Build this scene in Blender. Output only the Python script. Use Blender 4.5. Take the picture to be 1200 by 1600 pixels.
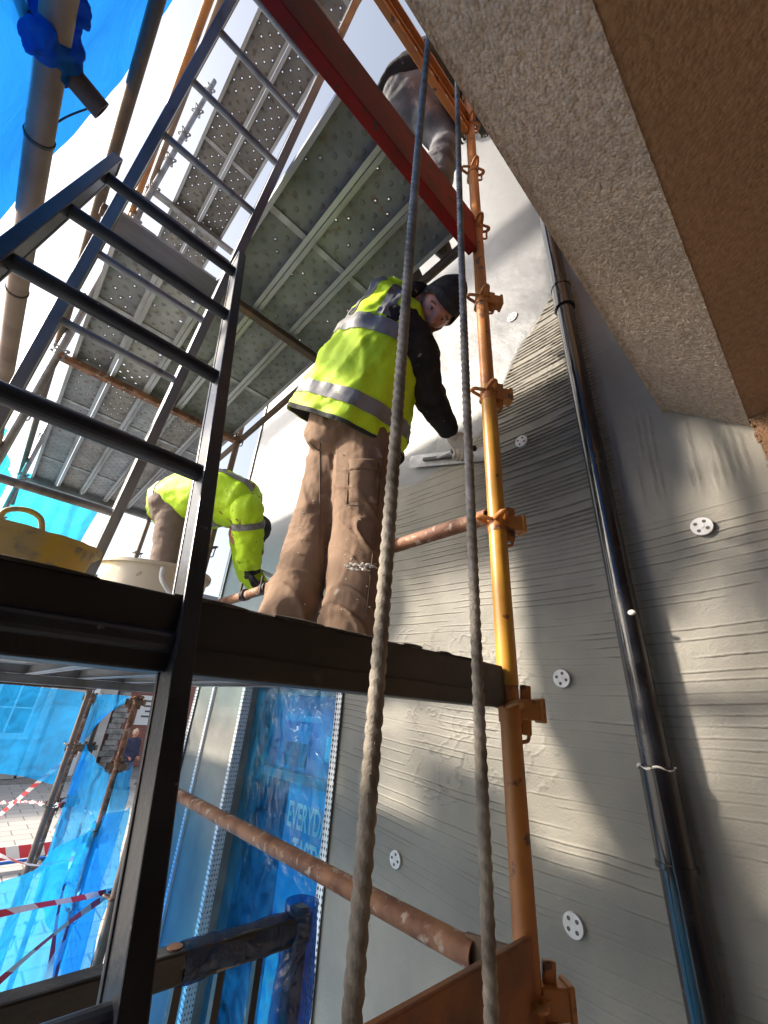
import bpy, math, random
import numpy as np
from mathutils import Vector, Matrix, noise as mnoise

random.seed(7)
scene = bpy.context.scene
for o in list(bpy.data.objects):
    bpy.data.objects.remove(o, do_unlink=True)
col = scene.collection

# ------------------------------------------------------------------ camera
AZ, PITCH, ROLL, FPX = math.radians(42.187), math.radians(26.2285), math.radians(3.889), 635.83
_fw = Vector((math.sin(AZ)*math.cos(PITCH), math.cos(AZ)*math.cos(PITCH), math.sin(PITCH)))
_r0 = Vector((math.cos(AZ), -math.sin(AZ), 0)); _u0 = _r0.cross(_fw)
_r = math.cos(ROLL)*_r0 + math.sin(ROLL)*_u0
_u = -math.sin(ROLL)*_r0 + math.cos(ROLL)*_u0
cam_d = bpy.data.cameras.new('camera'); cam = bpy.data.objects.new('camera', cam_d); col.objects.link(cam)
cam_d.sensor_fit = 'VERTICAL'; cam_d.sensor_height = 36.0; cam_d.lens = FPX/1600*36.0
cam_d.clip_start = 0.01; cam_d.clip_end = 3000
M = Matrix.Identity(4)
for i in range(3):
    M[i][0] = _r[i]; M[i][1] = _u[i]; M[i][2] = -_fw[i]
cam.matrix_world = M
scene.camera = cam

def ray(x, y):            # photo pixel (1200x1600) -> direction
    return _fw + (x-600)/FPX*_r - (y-800)/FPX*_u
def onx(x, y, X): d = ray(x, y); return d*(X/d.x)
def ony(x, y, Y): d = ray(x, y); return d*(Y/d.y)
def onz(x, y, Z): d = ray(x, y); return d*(Z/d.z)
def at(x, y, t): return ray(x, y)*t

# ------------------------------------------------------------------ light
SUN_EL, SUN_AZ = math.radians(30), math.radians(-50)      # azimuth from +Y towards +X
world = bpy.data.worlds.new('World'); scene.world = world; world.use_nodes = True
nt = world.node_tree; nt.nodes.clear()
sky = nt.nodes.new('ShaderNodeTexSky'); sky.sky_type = 'NISHITA'; sky.sun_disc = False
sky.sun_elevation = SUN_EL; sky.sun_rotation = SUN_AZ
sky.air_density = 1.0; sky.dust_density = 5.0; sky.ozone_density = 1.0; sky.altitude = 0
hs = nt.nodes.new('ShaderNodeHueSaturation'); hs.inputs['Saturation'].default_value = 0.60
bg = nt.nodes.new('ShaderNodeBackground'); bg.inputs[1].default_value = 0.15
wo = nt.nodes.new('ShaderNodeOutputWorld')
nt.links.new(sky.outputs[0], hs.inputs['Color']); nt.links.new(hs.outputs[0], bg.inputs[0]); nt.links.new(bg.outputs[0], wo.inputs[0])
sd = bpy.data.lights.new('sun', 'SUN'); sd.energy = 4.6; sd.angle = math.radians(4.0); sd.color = (1.0, 0.88, 0.72)
sun = bpy.data.objects.new('sun', sd); col.objects.link(sun)
_ts = Vector((math.sin(SUN_AZ)*math.cos(SUN_EL), math.cos(SUN_AZ)*math.cos(SUN_EL), math.sin(SUN_EL)))
sun.rotation_euler = _ts.to_track_quat('Z', 'Y').to_euler(); sun.location = _ts*60
vs = scene.view_settings
vs.view_transform = 'Standard'; vs.look = 'None'; vs.gamma = 1.0; vs.exposure = 1.15
try: vs.use_curve_mapping = False
except Exception: pass
scene.render.engine = 'CYCLES'
scene.cycles.max_bounces = 8; scene.cycles.transparent_max_bounces = 16

# ------------------------------------------------------------------ materials
MATS = {}
def mat(name, c, rough=0.6, metal=0.0, c2=None, nscale=8.0, nfac=(0.35, 0.65), detail=6.0, stretch=(1,1,1),
        c3=None, n3=30.0, f3=(0.6, 0.7), bump=0.0, bscale=60.0, bdist=0.003, bstretch=None, spec=0.5, coat=0.0, rough2=None):
    if name in MATS: return MATS[name]
    m = bpy.data.materials.new(name); m.use_nodes = True; t = m.node_tree; N = t.nodes; L = t.links
    b = N['Principled BSDF']
    b.inputs['Base Color'].default_value = (*c, 1); b.inputs['Roughness'].default_value = rough
    b.inputs['Metallic'].default_value = metal; b.inputs['Specular IOR Level'].default_value = spec
    b.inputs['Coat Weight'].default_value = coat
    tc = N.new('ShaderNodeTexCoord')
    def mapped(s):
        mp = N.new('ShaderNodeMapping'); mp.inputs['Scale'].default_value = s; L.new(tc.outputs['Object'], mp.inputs[0]); return mp.outputs[0]
    cur = None
    if c2:
        n = N.new('ShaderNodeTexNoise'); n.inputs['Scale'].default_value = nscale; n.inputs['Detail'].default_value = detail
        L.new(mapped(stretch), n.inputs['Vector'])
        r = N.new('ShaderNodeMapRange'); r.inputs[1].default_value, r.inputs[2].default_value = nfac; L.new(n.outputs[0], r.inputs[0])
        mx = N.new('ShaderNodeMixRGB'); mx.inputs[1].default_value = (*c, 1); mx.inputs[2].default_value = (*c2, 1)
        L.new(r.outputs[0], mx.inputs[0]); cur = mx.outputs[0]
        if rough2 is not None:
            rr = N.new('ShaderNodeMapRange'); rr.inputs[3].default_value = rough; rr.inputs[4].default_value = rough2
            L.new(r.outputs[0], rr.inputs[0]); L.new(rr.outputs[0], b.inputs['Roughness'])
    if c3:
        n = N.new('ShaderNodeTexNoise'); n.inputs['Scale'].default_value = n3; n.inputs['Detail'].default_value = 8
        L.new(mapped(stretch), n.inputs['Vector'])
        r = N.new('ShaderNodeMapRange'); r.inputs[1].default_value, r.inputs[2].default_value = f3; L.new(n.outputs[0], r.inputs[0])
        mx = N.new('ShaderNodeMixRGB'); mx.inputs[2].default_value = (*c3, 1)
        if cur: L.new(cur, mx.inputs[1])
        else: mx.inputs[1].default_value = (*c, 1)
        L.new(r.outputs[0], mx.inputs[0]); cur = mx.outputs[0]
    if cur: L.new(cur, b.inputs['Base Color'])
    if bump:
        n = N.new('ShaderNodeTexNoise'); n.inputs['Scale'].default_value = bscale; n.inputs['Detail'].default_value = 5
        L.new(mapped(bstretch or stretch), n.inputs['Vector'])
        bp = N.new('ShaderNodeBump'); bp.inputs['Strength'].default_value = bump; bp.inputs['Distance'].default_value = bdist
        L.new(n.outputs[0], bp.inputs['Height']); L.new(bp.outputs[0], b.inputs['Normal'])
    MATS[name] = m
    return m

orange = mat('orange_paint', (0.36, 0.135, 0.028), 0.45, 0.0, (0.24, 0.085, 0.025), 7, (0.5, 0.72), c3=(0.10, 0.045, 0.025), n3=22, f3=(0.60, 0.66), bump=0.25, bscale=50)
yellow = mat('yellow_paint', (0.50, 0.25, 0.03), 0.38, 0.0, (0.34, 0.14, 0.025), 6, (0.4, 0.7), c3=(0.12, 0.05, 0.02), n3=35, f3=(0.66, 0.7), bump=0.2, bscale=60)
red = mat('red_paint', (0.19, 0.007, 0.006), 0.6, 0.0, (0.09, 0.010, 0.008), 9, (0.45, 0.75), spec=.2, c3=(0.05, 0.025, 0.02), n3=25, f3=(0.62, 0.68), bump=0.2, bscale=70)
rust = mat('rusty_tube', (0.26, 0.13, 0.075), 0.7, 0.15, (0.12, 0.05, 0.03), 12, (0.4, 0.65), c3=(0.36, 0.29, 0.24), n3=30, f3=(0.57, 0.66), bump=0.6, bscale=80)
brownsteel = mat('brown_steel', (0.075, 0.05, 0.035), 0.65, 0.2, (0.15, 0.08, 0.045), 14, (0.5, 0.75), bump=0.4, bscale=80)
galv = mat('galvanised_tube', (0.30, 0.31, 0.33), 0.42, 0.6, (0.19, 0.18, 0.17), 10, (0.4, 0.7), bump=0.15, bscale=90)
galvpink = mat('weathered_tube', (0.20, 0.145, 0.115), 0.6, 0.2, (0.13, 0.085, 0.065), 9, (0.4, 0.7), bump=0.2, bscale=90)
alu = mat('ladder_aluminium', (0.27, 0.28, 0.30), 0.38, 0.7, (0.15, 0.15, 0.155), 9, (0.45, 0.7), stretch=(1,1,.2), c3=(0.10, 0.10, 0.10), n3=18, f3=(0.6, 0.75), bump=0.12, bscale=120, rough2=.55)
darkalu = mat('ladder_dark', (0.012, 0.015, 0.024), 0.33, 0.2, (0.028, 0.033, 0.045), 12, (0.45, 0.7), c3=(.17,.16,.15), n3=38, f3=(.69,.72), bump=0.2, bscale=90)
beamdark = mat('dark_beam', (0.015, 0.0155, 0.018), 0.5, 0.1, (0.036, 0.030, 0.026), 5, (0.45, 0.7), c3=(0.08, 0.07, 0.06), n3=14, f3=(0.66, 0.8), bump=0.3, bscale=60)
rustor = mat('rusty_orange_paint', (0.24, 0.085, 0.025), 0.6, 0.0, (0.10, 0.04, 0.022), 9, (0.4, 0.65), c3=(0.33, 0.22, 0.15), n3=10, f3=(0.66, 0.69), bump=0.4, bscale=50)
ropem = mat('rope_fibre', (0.31, 0.275, 0.235), 0.95, 0, (0.16, 0.14, 0.115), 25, (0.35, 0.65), bump=0.8, bscale=260, bdist=.002)
black = mat('black_gloss', (0.006, 0.007, 0.011), 0.16, 0, (0.012, 0.012, 0.016), 14, (0.4, 0.7), bump=0.12, bscale=50, rough2=.3, coat=.4)
black_rail = mat('black_rail_paint', (0.008, 0.008, 0.010), 0.35, 0, (0.02, 0.018, 0.018), 10, (0.45, 0.7), c3=(0.22, 0.19, 0.165), n3=14, f3=(0.62, 0.68), bump=0.6, bscale=40)
white_pl = mat('white_plastic', (0.62, 0.62, 0.64), 0.45, 0, (.50,.49,.47), 40, (.45,.7))
bead_m = None
cement_splash = mat('cement_splash', (0.60, 0.57, 0.52), 0.9, bump=.6, bscale=90)
conc = mat('pale_concrete', (0.27, 0.26, 0.24), 0.9, 0, (0.20, 0.19, 0.18), 6, (0.4, 0.6), bump=.3, bscale=40)
vestm = mat('hivis_yellow', (0.56, 0.80, 0.015), 0.65, 0, (0.44, 0.66, 0.012), 5, (0.4, 0.65), c3=(0.30, 0.24, 0.05), n3=16, f3=(0.66, 0.80), bump=0.25, bscale=40, bdist=.01)
vestm2 = mat('hivis_jacket_stained', (0.50, 0.78, 0.015), 0.65, 0, (0.38, 0.62, 0.012), 5, (0.4, 0.65), c3=(0.20, 0.07, 0.025), n3=13, f3=(0.62, 0.66), bump=0.25, bscale=40, bdist=.01)
tapem = mat('reflective_tape', (0.20, 0.20, 0.215), 0.5, 0.1, (0.13, 0.13, 0.14), 14, (0.4, 0.7), bump=0.3, bscale=60)
jacket = mat('black_fleece', (0.014, 0.014, 0.017), 0.9, 0, (0.03, 0.028, 0.03), 14, (0.4, 0.7), c3=(0.20, 0.19, 0.18), n3=34, f3=(0.68, 0.72), bump=0.5, bscale=55, bdist=.008, spec=.25)
trous = mat('tan_work_trousers', (0.215, 0.142, 0.097), 0.85, 0, (0.155, 0.10, 0.068), 5, (0.35, 0.65), c3=(0.42, 0.36, 0.31), n3=9, f3=(0.67, 0.75), bump=0.35, bscale=26, bdist=.012, spec=.2)
trous2 = mat('taupe_work_trousers', (0.19, 0.145, 0.125), 0.85, 0, (0.14, 0.105, 0.09), 5, (0.35, 0.65), bump=0.35, bscale=26, bdist=.012, spec=.2)
trous3 = mat('grey_work_trousers', (0.20, 0.205, 0.22), 0.85, 0, (0.075, 0.077, 0.085), 6, (0.35, 0.65), c3=(0.32, 0.28, 0.25), n3=11, f3=(0.6, 0.72), bump=0.5, bscale=22, bdist=.015, spec=.2)
darktrim = mat('charcoal_cloth', (0.022, 0.022, 0.025), 0.9, 0, (0.045, 0.045, 0.048), 12, (0.4, 0.7), bump=0.5, bscale=50, bdist=.008)
glove_w = mat('cream_work_glove', (0.60, 0.54, 0.49), 0.85, 0, (0.40, 0.35, 0.31), 18, (0.45, 0.75), bump=.5, bscale=120)
glove_b = mat('black_work_glove', (0.015, 0.015, 0.015), 0.7, 0, (0.05, 0.05, 0.05), 30, (0.5, 0.7), bump=.5, bscale=120)
boot = mat('dark_boot', (0.03, 0.024, 0.02), 0.6, 0, (0.10, 0.085, 0.07), 14, (0.45, 0.7), bump=.4, bscale=60)
knit = mat('charcoal_knit', (0.028, 0.028, 0.03), 0.95, 0, (0.05, 0.05, 0.052), 30, (0.4, 0.7), bump=.9, bscale=170, bdist=.004, bstretch=(1,1,.25), spec=.2)
skin = mat('skin', (0.50, 0.235, 0.17), 0.5, 0, (0.40, 0.15, 0.11), 18, (0.35, 0.7), bump=.2, bscale=90)
eye_m = mat('eye', (0.05, 0.035, 0.03), 0.2)
beard_m = mat('beard', (0.19, 0.085, 0.045), 0.9, 0, (0.11, 0.05, 0.03), 60, (0.4, 0.6), bump=.8, bscale=180)
steelblade = mat('steel_blade', (0.30, 0.31, 0.33), 0.35, 0.7, (0.16, 0.16, 0.17), 12, (0.4, 0.7))
plastic_blk = mat('black_plastic', (0.02, 0.02, 0.02), 0.5)
tub_y = mat('yellow_tub', (0.46, 0.30, 0.035), 0.6, 0, (0.36, 0.27, 0.12), 9, (0.4, 0.6), c3=(0.20, 0.17, 0.12), n3=16, f3=(0.55, 0.64), bump=.4, bscale=30)
tub_c = mat('cream_tub', (0.55, 0.49, 0.39), 0.6, 0, (0.60, 0.42, 0.12), 4, (0.52, 0.7), c3=(0.20, 0.16, 0.10), n3=22, f3=(0.66, 0.72), bump=.4, bscale=30)
ropec = mat('pale_cord', (0.55, 0.56, 0.57), 0.8, bump=.5, bscale=150)

def rgb(m, *a): pass

def wall_mat():
    m = bpy.data.materials.new('cement_render'); m.use_nodes = True; t = m.node_tree; N = t.nodes; L = t.links
    b = N['Principled BSDF']; tc = N.new('ShaderNodeTexCoord')
    at_ = N.new('ShaderNodeAttribute'); at_.attribute_name = 'smooth'
    rt = N.new('ShaderNodeAttribute'); rt.attribute_name = 'shade_and_marks'
    n1 = N.new('ShaderNodeTexNoise'); n1.inputs['Scale'].default_value = 2.2; n1.inputs['Detail'].default_value = 8; L.new(tc.outputs['Object'], n1.inputs['Vector'])
    r1 = N.new('ShaderNodeMapRange'); r1.inputs[1].default_value = .35; r1.inputs[2].default_value = .65; L.new(n1.outputs[0], r1.inputs[0])
    m1 = N.new('ShaderNodeMixRGB'); m1.inputs[1].default_value = (0.255, 0.242, 0.208, 1); m1.inputs[2].default_value = (0.165, 0.162, 0.150, 1); L.new(r1.outputs[0], m1.inputs[0])
    m2 = N.new('ShaderNodeMixRGB'); m2.inputs[2].default_value = (0.165, 0.175, 0.19, 1); L.new(at_.outputs['Fac'], m2.inputs[0]); L.new(m1.outputs[0], m2.inputs[1])
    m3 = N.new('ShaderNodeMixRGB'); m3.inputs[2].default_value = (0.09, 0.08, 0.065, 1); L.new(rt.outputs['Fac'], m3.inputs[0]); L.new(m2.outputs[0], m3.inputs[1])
    L.new(m3.outputs[0], b.inputs['Base Color'])
    rr = N.new('ShaderNodeMapRange'); rr.inputs[3].default_value = .66; rr.inputs[4].default_value = .44; L.new(at_.outputs['Fac'], rr.inputs[0]); L.new(rr.outputs[0], b.inputs['Roughness'])
    n2 = N.new('ShaderNodeTexNoise'); n2.inputs['Scale'].default_value = 140; n2.inputs['Detail'].default_value = 6; L.new(tc.outputs['Object'], n2.inputs['Vector'])
    n3 = N.new('ShaderNodeTexNoise'); n3.inputs['Scale'].default_value = 12; n3.inputs['Detail'].default_value = 4; L.new(tc.outputs['Object'], n3.inputs['Vector'])
    ad = N.new('ShaderNodeMath'); ad.operation = 'MULTIPLY_ADD'; ad.inputs[1].default_value = 3.0; L.new(n3.outputs[0], ad.inputs[0]); L.new(n2.outputs[0], ad.inputs[2])
    bp = N.new('ShaderNodeBump'); bp.inputs['Strength'].default_value = .35; bp.inputs['Distance'].default_value = .004; L.new(ad.outputs[0], bp.inputs['Height']); L.new(bp.outputs[0], b.inputs['Normal'])
    return m
wallm = wall_mat()

def pebble_mat(name, c1, c2, strength):
    m = bpy.data.materials.new(name); m.use_nodes = True; t = m.node_tree; N = t.nodes; L = t.links
    b = N['Principled BSDF']; b.inputs['Roughness'].default_value = .9; tc = N.new('ShaderNodeTexCoord')
    v = N.new('ShaderNodeTexVoronoi'); v.inputs['Scale'].default_value = 150; L.new(tc.outputs['Object'], v.inputs['Vector'])
    n = N.new('ShaderNodeTexNoise'); n.inputs['Scale'].default_value = 75; n.inputs['Detail'].default_value = 5; L.new(tc.outputs['Object'], n.inputs['Vector'])
    nb = N.new('ShaderNodeTexNoise'); nb.inputs['Scale'].default_value = 5; nb.inputs['Detail'].default_value = 3; L.new(tc.outputs['Object'], nb.inputs['Vector'])
    r = N.new('ShaderNodeMapRange'); r.inputs[1].default_value = .35; r.inputs[2].default_value = .65; L.new(n.outputs[0], r.inputs[0])
    mx = N.new('ShaderNodeMixRGB'); mx.inputs[1].default_value = (*c1, 1); mx.inputs[2].default_value = (*c2, 1); L.new(r.outputs[0], mx.inputs[0])
    mx2 = N.new('ShaderNodeMixRGB'); mx2.blend_type = 'MULTIPLY'; mx2.inputs[0].default_value = .35; L.new(mx.outputs[0], mx2.inputs[1]); L.new(nb.outputs[0], mx2.inputs[2])
    L.new(mx2.outputs[0], b.inputs['Base Color'])
    s = N.new('ShaderNodeMath'); s.operation = 'SUBTRACT'; L.new(n.outputs[0], s.inputs[0]); L.new(v.outputs['Distance'], s.inputs[1])
    bp = N.new('ShaderNodeBump'); bp.inputs['Strength'].default_value = strength; bp.inputs['Distance'].default_value = .006; L.new(s.outputs[0], bp.inputs['Height']); L.new(bp.outputs[0], b.inputs['Normal'])
    return m
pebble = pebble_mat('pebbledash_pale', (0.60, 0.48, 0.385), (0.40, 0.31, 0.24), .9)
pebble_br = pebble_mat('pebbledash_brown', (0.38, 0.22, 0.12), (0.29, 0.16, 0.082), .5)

def board_mat(name, holes, c, c2, rustc):
    m = bpy.data.materials.new(name); m.use_nodes = True; t = m.node_tree; N = t.nodes; L = t.links
    b = N['Principled BSDF']; b.inputs['Roughness'].default_value = .55; b.inputs['Metallic'].default_value = .08
    tc = N.new('ShaderNodeTexCoord'); oi = N.new('ShaderNodeObjectInfo')
    of = N.new('ShaderNodeVectorMath'); of.operation = 'ADD'
    sc = N.new('ShaderNodeVectorMath'); sc.operation = 'SCALE'; sc.inputs['Scale'].default_value = 20
    cx = N.new('ShaderNodeCombineXYZ'); L.new(oi.outputs['Random'], cx.inputs[0]); L.new(oi.outputs['Random'], cx.inputs[1]); L.new(cx.outputs[0], sc.inputs[0])
    L.new(tc.outputs['Object'], of.inputs[0]); L.new(sc.outputs[0], of.inputs[1])
    n = N.new('ShaderNodeTexNoise'); n.inputs['Scale'].default_value = 6; n.inputs['Detail'].default_value = 8; L.new(of.outputs[0], n.inputs['Vector'])
    r = N.new('ShaderNodeMapRange'); r.inputs[1].default_value = .35; r.inputs[2].default_value = .65; L.new(n.outputs[0], r.inputs[0])
    mx = N.new('ShaderNodeMixRGB'); mx.inputs[1].default_value = (*c, 1); mx.inputs[2].default_value = (*c2, 1); L.new(r.outputs[0], mx.inputs[0])
    n2 = N.new('ShaderNodeTexNoise'); n2.inputs['Scale'].default_value = 19; n2.inputs['Detail'].default_value = 8; L.new(of.outputs[0], n2.inputs['Vector'])
    r2 = N.new('ShaderNodeMapRange'); r2.inputs[1].default_value = .58; r2.inputs[2].default_value = .72; L.new(n2.outputs[0], r2.inputs[0])
    mx2 = N.new('ShaderNodeMixRGB'); mx2.inputs[2].default_value = (*rustc, 1); L.new(r2.outputs[0], mx2.inputs[0]); L.new(mx.outputs[0], mx2.inputs[1])
    # staggered dimples: distance to nearest lattice point in (x, y)
    def lattice(ox, oy):
        mp = N.new('ShaderNodeMapping'); mp.inputs['Location'].default_value = (ox, oy, 0); L.new(tc.outputs['Object'], mp.inputs[0])
        fr = N.new('ShaderNodeVectorMath'); fr.operation = 'MODULO'
        ad = N.new('ShaderNodeVectorMath'); ad.operation = 'ADD'; ad.inputs[1].default_value = (10*.075, 50*.095, 0); L.new(mp.outputs[0], ad.inputs[0])
        fr.inputs[1].default_value = (.075, .095, 1); L.new(ad.outputs[0], fr.inputs[0])
        sb = N.new('ShaderNodeVectorMath'); sb.operation = 'SUBTRACT'; sb.inputs[1].default_value = (.0375, .0475, 0); L.new(fr.outputs[0], sb.inputs[0])
        ml = N.new('ShaderNodeVectorMath'); ml.operation = 'MULTIPLY'; ml.inputs[1].default_value = (1, 1, 0); L.new(sb.outputs[0], ml.inputs[0])
        ln = N.new('ShaderNodeVectorMath'); ln.operation = 'LENGTH'; L.new(ml.outputs[0], ln.inputs[0]); return ln.outputs['Value']
    mn = N.new('ShaderNodeMath'); mn.operation = 'MINIMUM'; L.new(lattice(0, 0), mn.inputs[0]); L.new(lattice(.0375, .0475), mn.inputs[1])
    ring = N.new('ShaderNodeMapRange'); ring.interpolation_type = 'SMOOTHSTEP'; ring.inputs[1].default_value = .007; ring.inputs[2].default_value = .015; ring.inputs[3].default_value = 1; ring.inputs[4].default_value = 0; L.new(mn.outputs[0], ring.inputs[0])
    vr = N.new('ShaderNodeMapRange'); vr.inputs[3].default_value = .62; vr.inputs[4].default_value = 1.3; L.new(oi.outputs['Random'], vr.inputs[0])
    vm = N.new('ShaderNodeVectorMath'); vm.operation = 'SCALE'; L.new(mx2.outputs[0], vm.inputs[0]); L.new(vr.outputs[0], vm.inputs['Scale'])
    dk = N.new('ShaderNodeMixRGB'); dk.blend_type = 'MIX'; dk.inputs[2].default_value = (*[x*.55 for x in rustc], 1)
    fk = N.new('ShaderNodeMath'); fk.operation = 'MULTIPLY'; fk.inputs[1].default_value = .55 if holes > .0045 else .3; L.new(ring.outputs[0], fk.inputs[0]); L.new(fk.outputs[0], dk.inputs[0]); L.new(vm.outputs[0], dk.inputs[1])
    L.new(dk.outputs[0], b.inputs['Base Color'])
    bp = N.new('ShaderNodeBump'); bp.inputs['Strength'].default_value = .7; bp.inputs['Distance'].default_value = .004; L.new(ring.outputs[0], bp.inputs['Height'])
    bp2 = N.new('ShaderNodeBump'); bp2.inputs['Strength'].default_value = .25; bp2.inputs['Distance'].default_value = .003; L.new(n2.outputs[0], bp2.inputs['Height']); L.new(bp.outputs[0], bp2.inputs['Normal'])
    L.new(bp2.outputs[0], b.inputs['Normal'])
    if holes:
        th = N.new('ShaderNodeMath'); th.operation = 'LESS_THAN'; th.inputs[1].default_value = holes; L.new(mn.outputs[0], th.inputs[0])
        n5 = N.new('ShaderNodeTexNoise'); n5.inputs['Scale'].default_value = 9; L.new(of.outputs[0], n5.inputs['Vector'])
        g = N.new('ShaderNodeMath'); g.operation = 'GREATER_THAN'; g.inputs[1].default_value = .46 if holes > .0045 else .58; L.new(n5.outputs[0], g.inputs[0])
        mm = N.new('ShaderNodeMath'); mm.operation = 'MULTIPLY'; L.new(th.outputs[0], mm.inputs[0]); L.new(g.outputs[0], mm.inputs[1])
        tr = N.new('ShaderNodeBsdfTransparent'); ms = N.new('ShaderNodeMixShader')
        L.new(mm.outputs[0], ms.inputs[0]); L.new(b.outputs[0], ms.inputs[1]); L.new(tr.outputs[0], ms.inputs[2])
        L.new(ms.outputs[0], N['Material Output'].inputs[0])
    return m
board_green = board_mat('steel_board_green', .0034, (0.185, 0.20, 0.205), (0.105, 0.118, 0.122), (0.13, 0.09, 0.06))
board_grey = board_mat('steel_board_grey', .0048, (0.33, 0.355, 0.39), (0.22, 0.24, 0.265), (0.17, 0.135, 0.105))
board_brown = board_mat('steel_board_brown', .0055, (0.25, 0.245, 0.24), (0.17, 0.16, 0.152), (0.12, 0.08, 0.06))
board_holes = board_mat('steel_board_open', .008, (0.38, 0.395, 0.41), (0.28, 0.285, 0.295), (0.2, 0.17, 0.14))
flange_m = mat('board_flange', (0.40, 0.42, 0.45), 0.42, 0.4, (0.20, 0.19, 0.18), 9, (0.4, 0.7), stretch=(1, .2, 1), bump=.2, bscale=60)

def film_mat(name, tint, body, mixf, gloss=0.25, bumps=14.0, bstr=.6, ior=0.012):
    m = bpy.data.materials.new(name); m.use_nodes = True; t = m.node_tree; N = t.nodes; L = t.links
    N.remove(N['Principled BSDF']); out = N['Material Output']
    tc = N.new('ShaderNodeTexCoord')
    n = N.new('ShaderNodeTexNoise'); n.inputs['Scale'].default_value = bumps; n.inputs['Detail'].default_value = 6; n.inputs['Distortion'].default_value = 1.5; L.new(tc.outputs['Object'], n.inputs['Vector'])
    bp = N.new('ShaderNodeBump'); bp.inputs['Strength'].default_value = bstr; bp.inputs['Distance'].default_value = .03; L.new(n.outputs[0], bp.inputs['Height'])
    tr = N.new('ShaderNodeBsdfTransparent'); tr.inputs[0].default_value = (*tint, 1)
    tl = N.new('ShaderNodeBsdfTranslucent'); tl.inputs[0].default_value = (*body, 1); L.new(bp.outputs[0], tl.inputs['Normal'])
    df = N.new('ShaderNodeBsdfDiffuse'); df.inputs[0].default_value = (*body, 1); L.new(bp.outputs[0], df.inputs['Normal'])
    gl = N.new('ShaderNodeBsdfGlossy'); gl.inputs['Roughness'].default_value = gloss; L.new(bp.outputs[0], gl.inputs['Normal'])
    a = N.new('ShaderNodeMixShader'); a.inputs[0].default_value = .45; L.new(tl.outputs[0], a.inputs[1]); L.new(df.outputs[0], a.inputs[2])
    r = N.new('ShaderNodeMapRange'); r.inputs[1].default_value = .3; r.inputs[2].default_value = .7; r.inputs[3].default_value = max(0, mixf-.15); r.inputs[4].default_value = min(1, mixf+.15); L.new(n.outputs[0], r.inputs[0])
    b = N.new('ShaderNodeMixShader'); L.new(r.outputs[0], b.inputs[0]); L.new(tr.outputs[0], b.inputs[1]); L.new(a.outputs[0], b.inputs[2])
    fz = N.new('ShaderNodeValue'); fz.outputs[0].default_value = ior
    c = N.new('ShaderNodeMixShader'); L.new(fz.outputs[0], c.inputs[0]); L.new(b.outputs[0], c.inputs[1]); L.new(gl.outputs[0], c.inputs[2])
    L.new(c.outputs[0], out.inputs[0])
    return m
net_blue = film_mat('blue_netting', (0.22, 0.68, 1.0), (0.02, 0.36, 0.85), .45, .5, 5, .3)
sheet_thick = film_mat('blue_tarpaulin', (0.02, 0.20, 0.70), (0.01, 0.16, 0.55), .85, .5, 6, .3)
sheet_teal = film_mat('turquoise_netting', (0.15, 0.75, 0.95), (0.03, 0.50, 0.72), .7, .5, 5, .3)
film_blue = film_mat('blue_protective_film', (0.45, 0.85, 1.0), (0.04, 0.45, 0.95), .14, .12, 9, .55, .05)
film_dark = film_mat('dark_film_wrap', (0.16, 0.36, 0.70), (0.015, 0.08, 0.22), .45, .12, 12, .8, .08)

def stripe_mat(name, c1, c2, attr, period, shear=0.0):
    m = bpy.data.materials.new(name); m.use_nodes = True; t = m.node_tree; N = t.nodes; L = t.links
    b = N['Principled BSDF']; b.inputs['Roughness'].default_value = .45
    a = N.new('ShaderNodeAttribute'); a.attribute_name = attr
    fr = N.new('ShaderNodeMath'); fr.operation = 'FRACT'; L.new(a.outputs['Fac'], fr.inputs[0])
    g = N.new('ShaderNodeMath'); g.operation = 'GREATER_THAN'; g.inputs[1].default_value = .5; L.new(fr.outputs[0], g.inputs[0])
    mx = N.new('ShaderNodeMixRGB'); mx.inputs[1].default_value = (*c1, 1); mx.inputs[2].default_value = (*c2, 1); L.new(g.outputs[0], mx.inputs[0]); L.new(mx.outputs[0], b.inputs['Base Color'])
    return m
tape_rw = stripe_mat('barrier_tape', (0.62, 0.03, 0.05), (0.75, 0.72, 0.73), 'stripe', 1)

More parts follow.
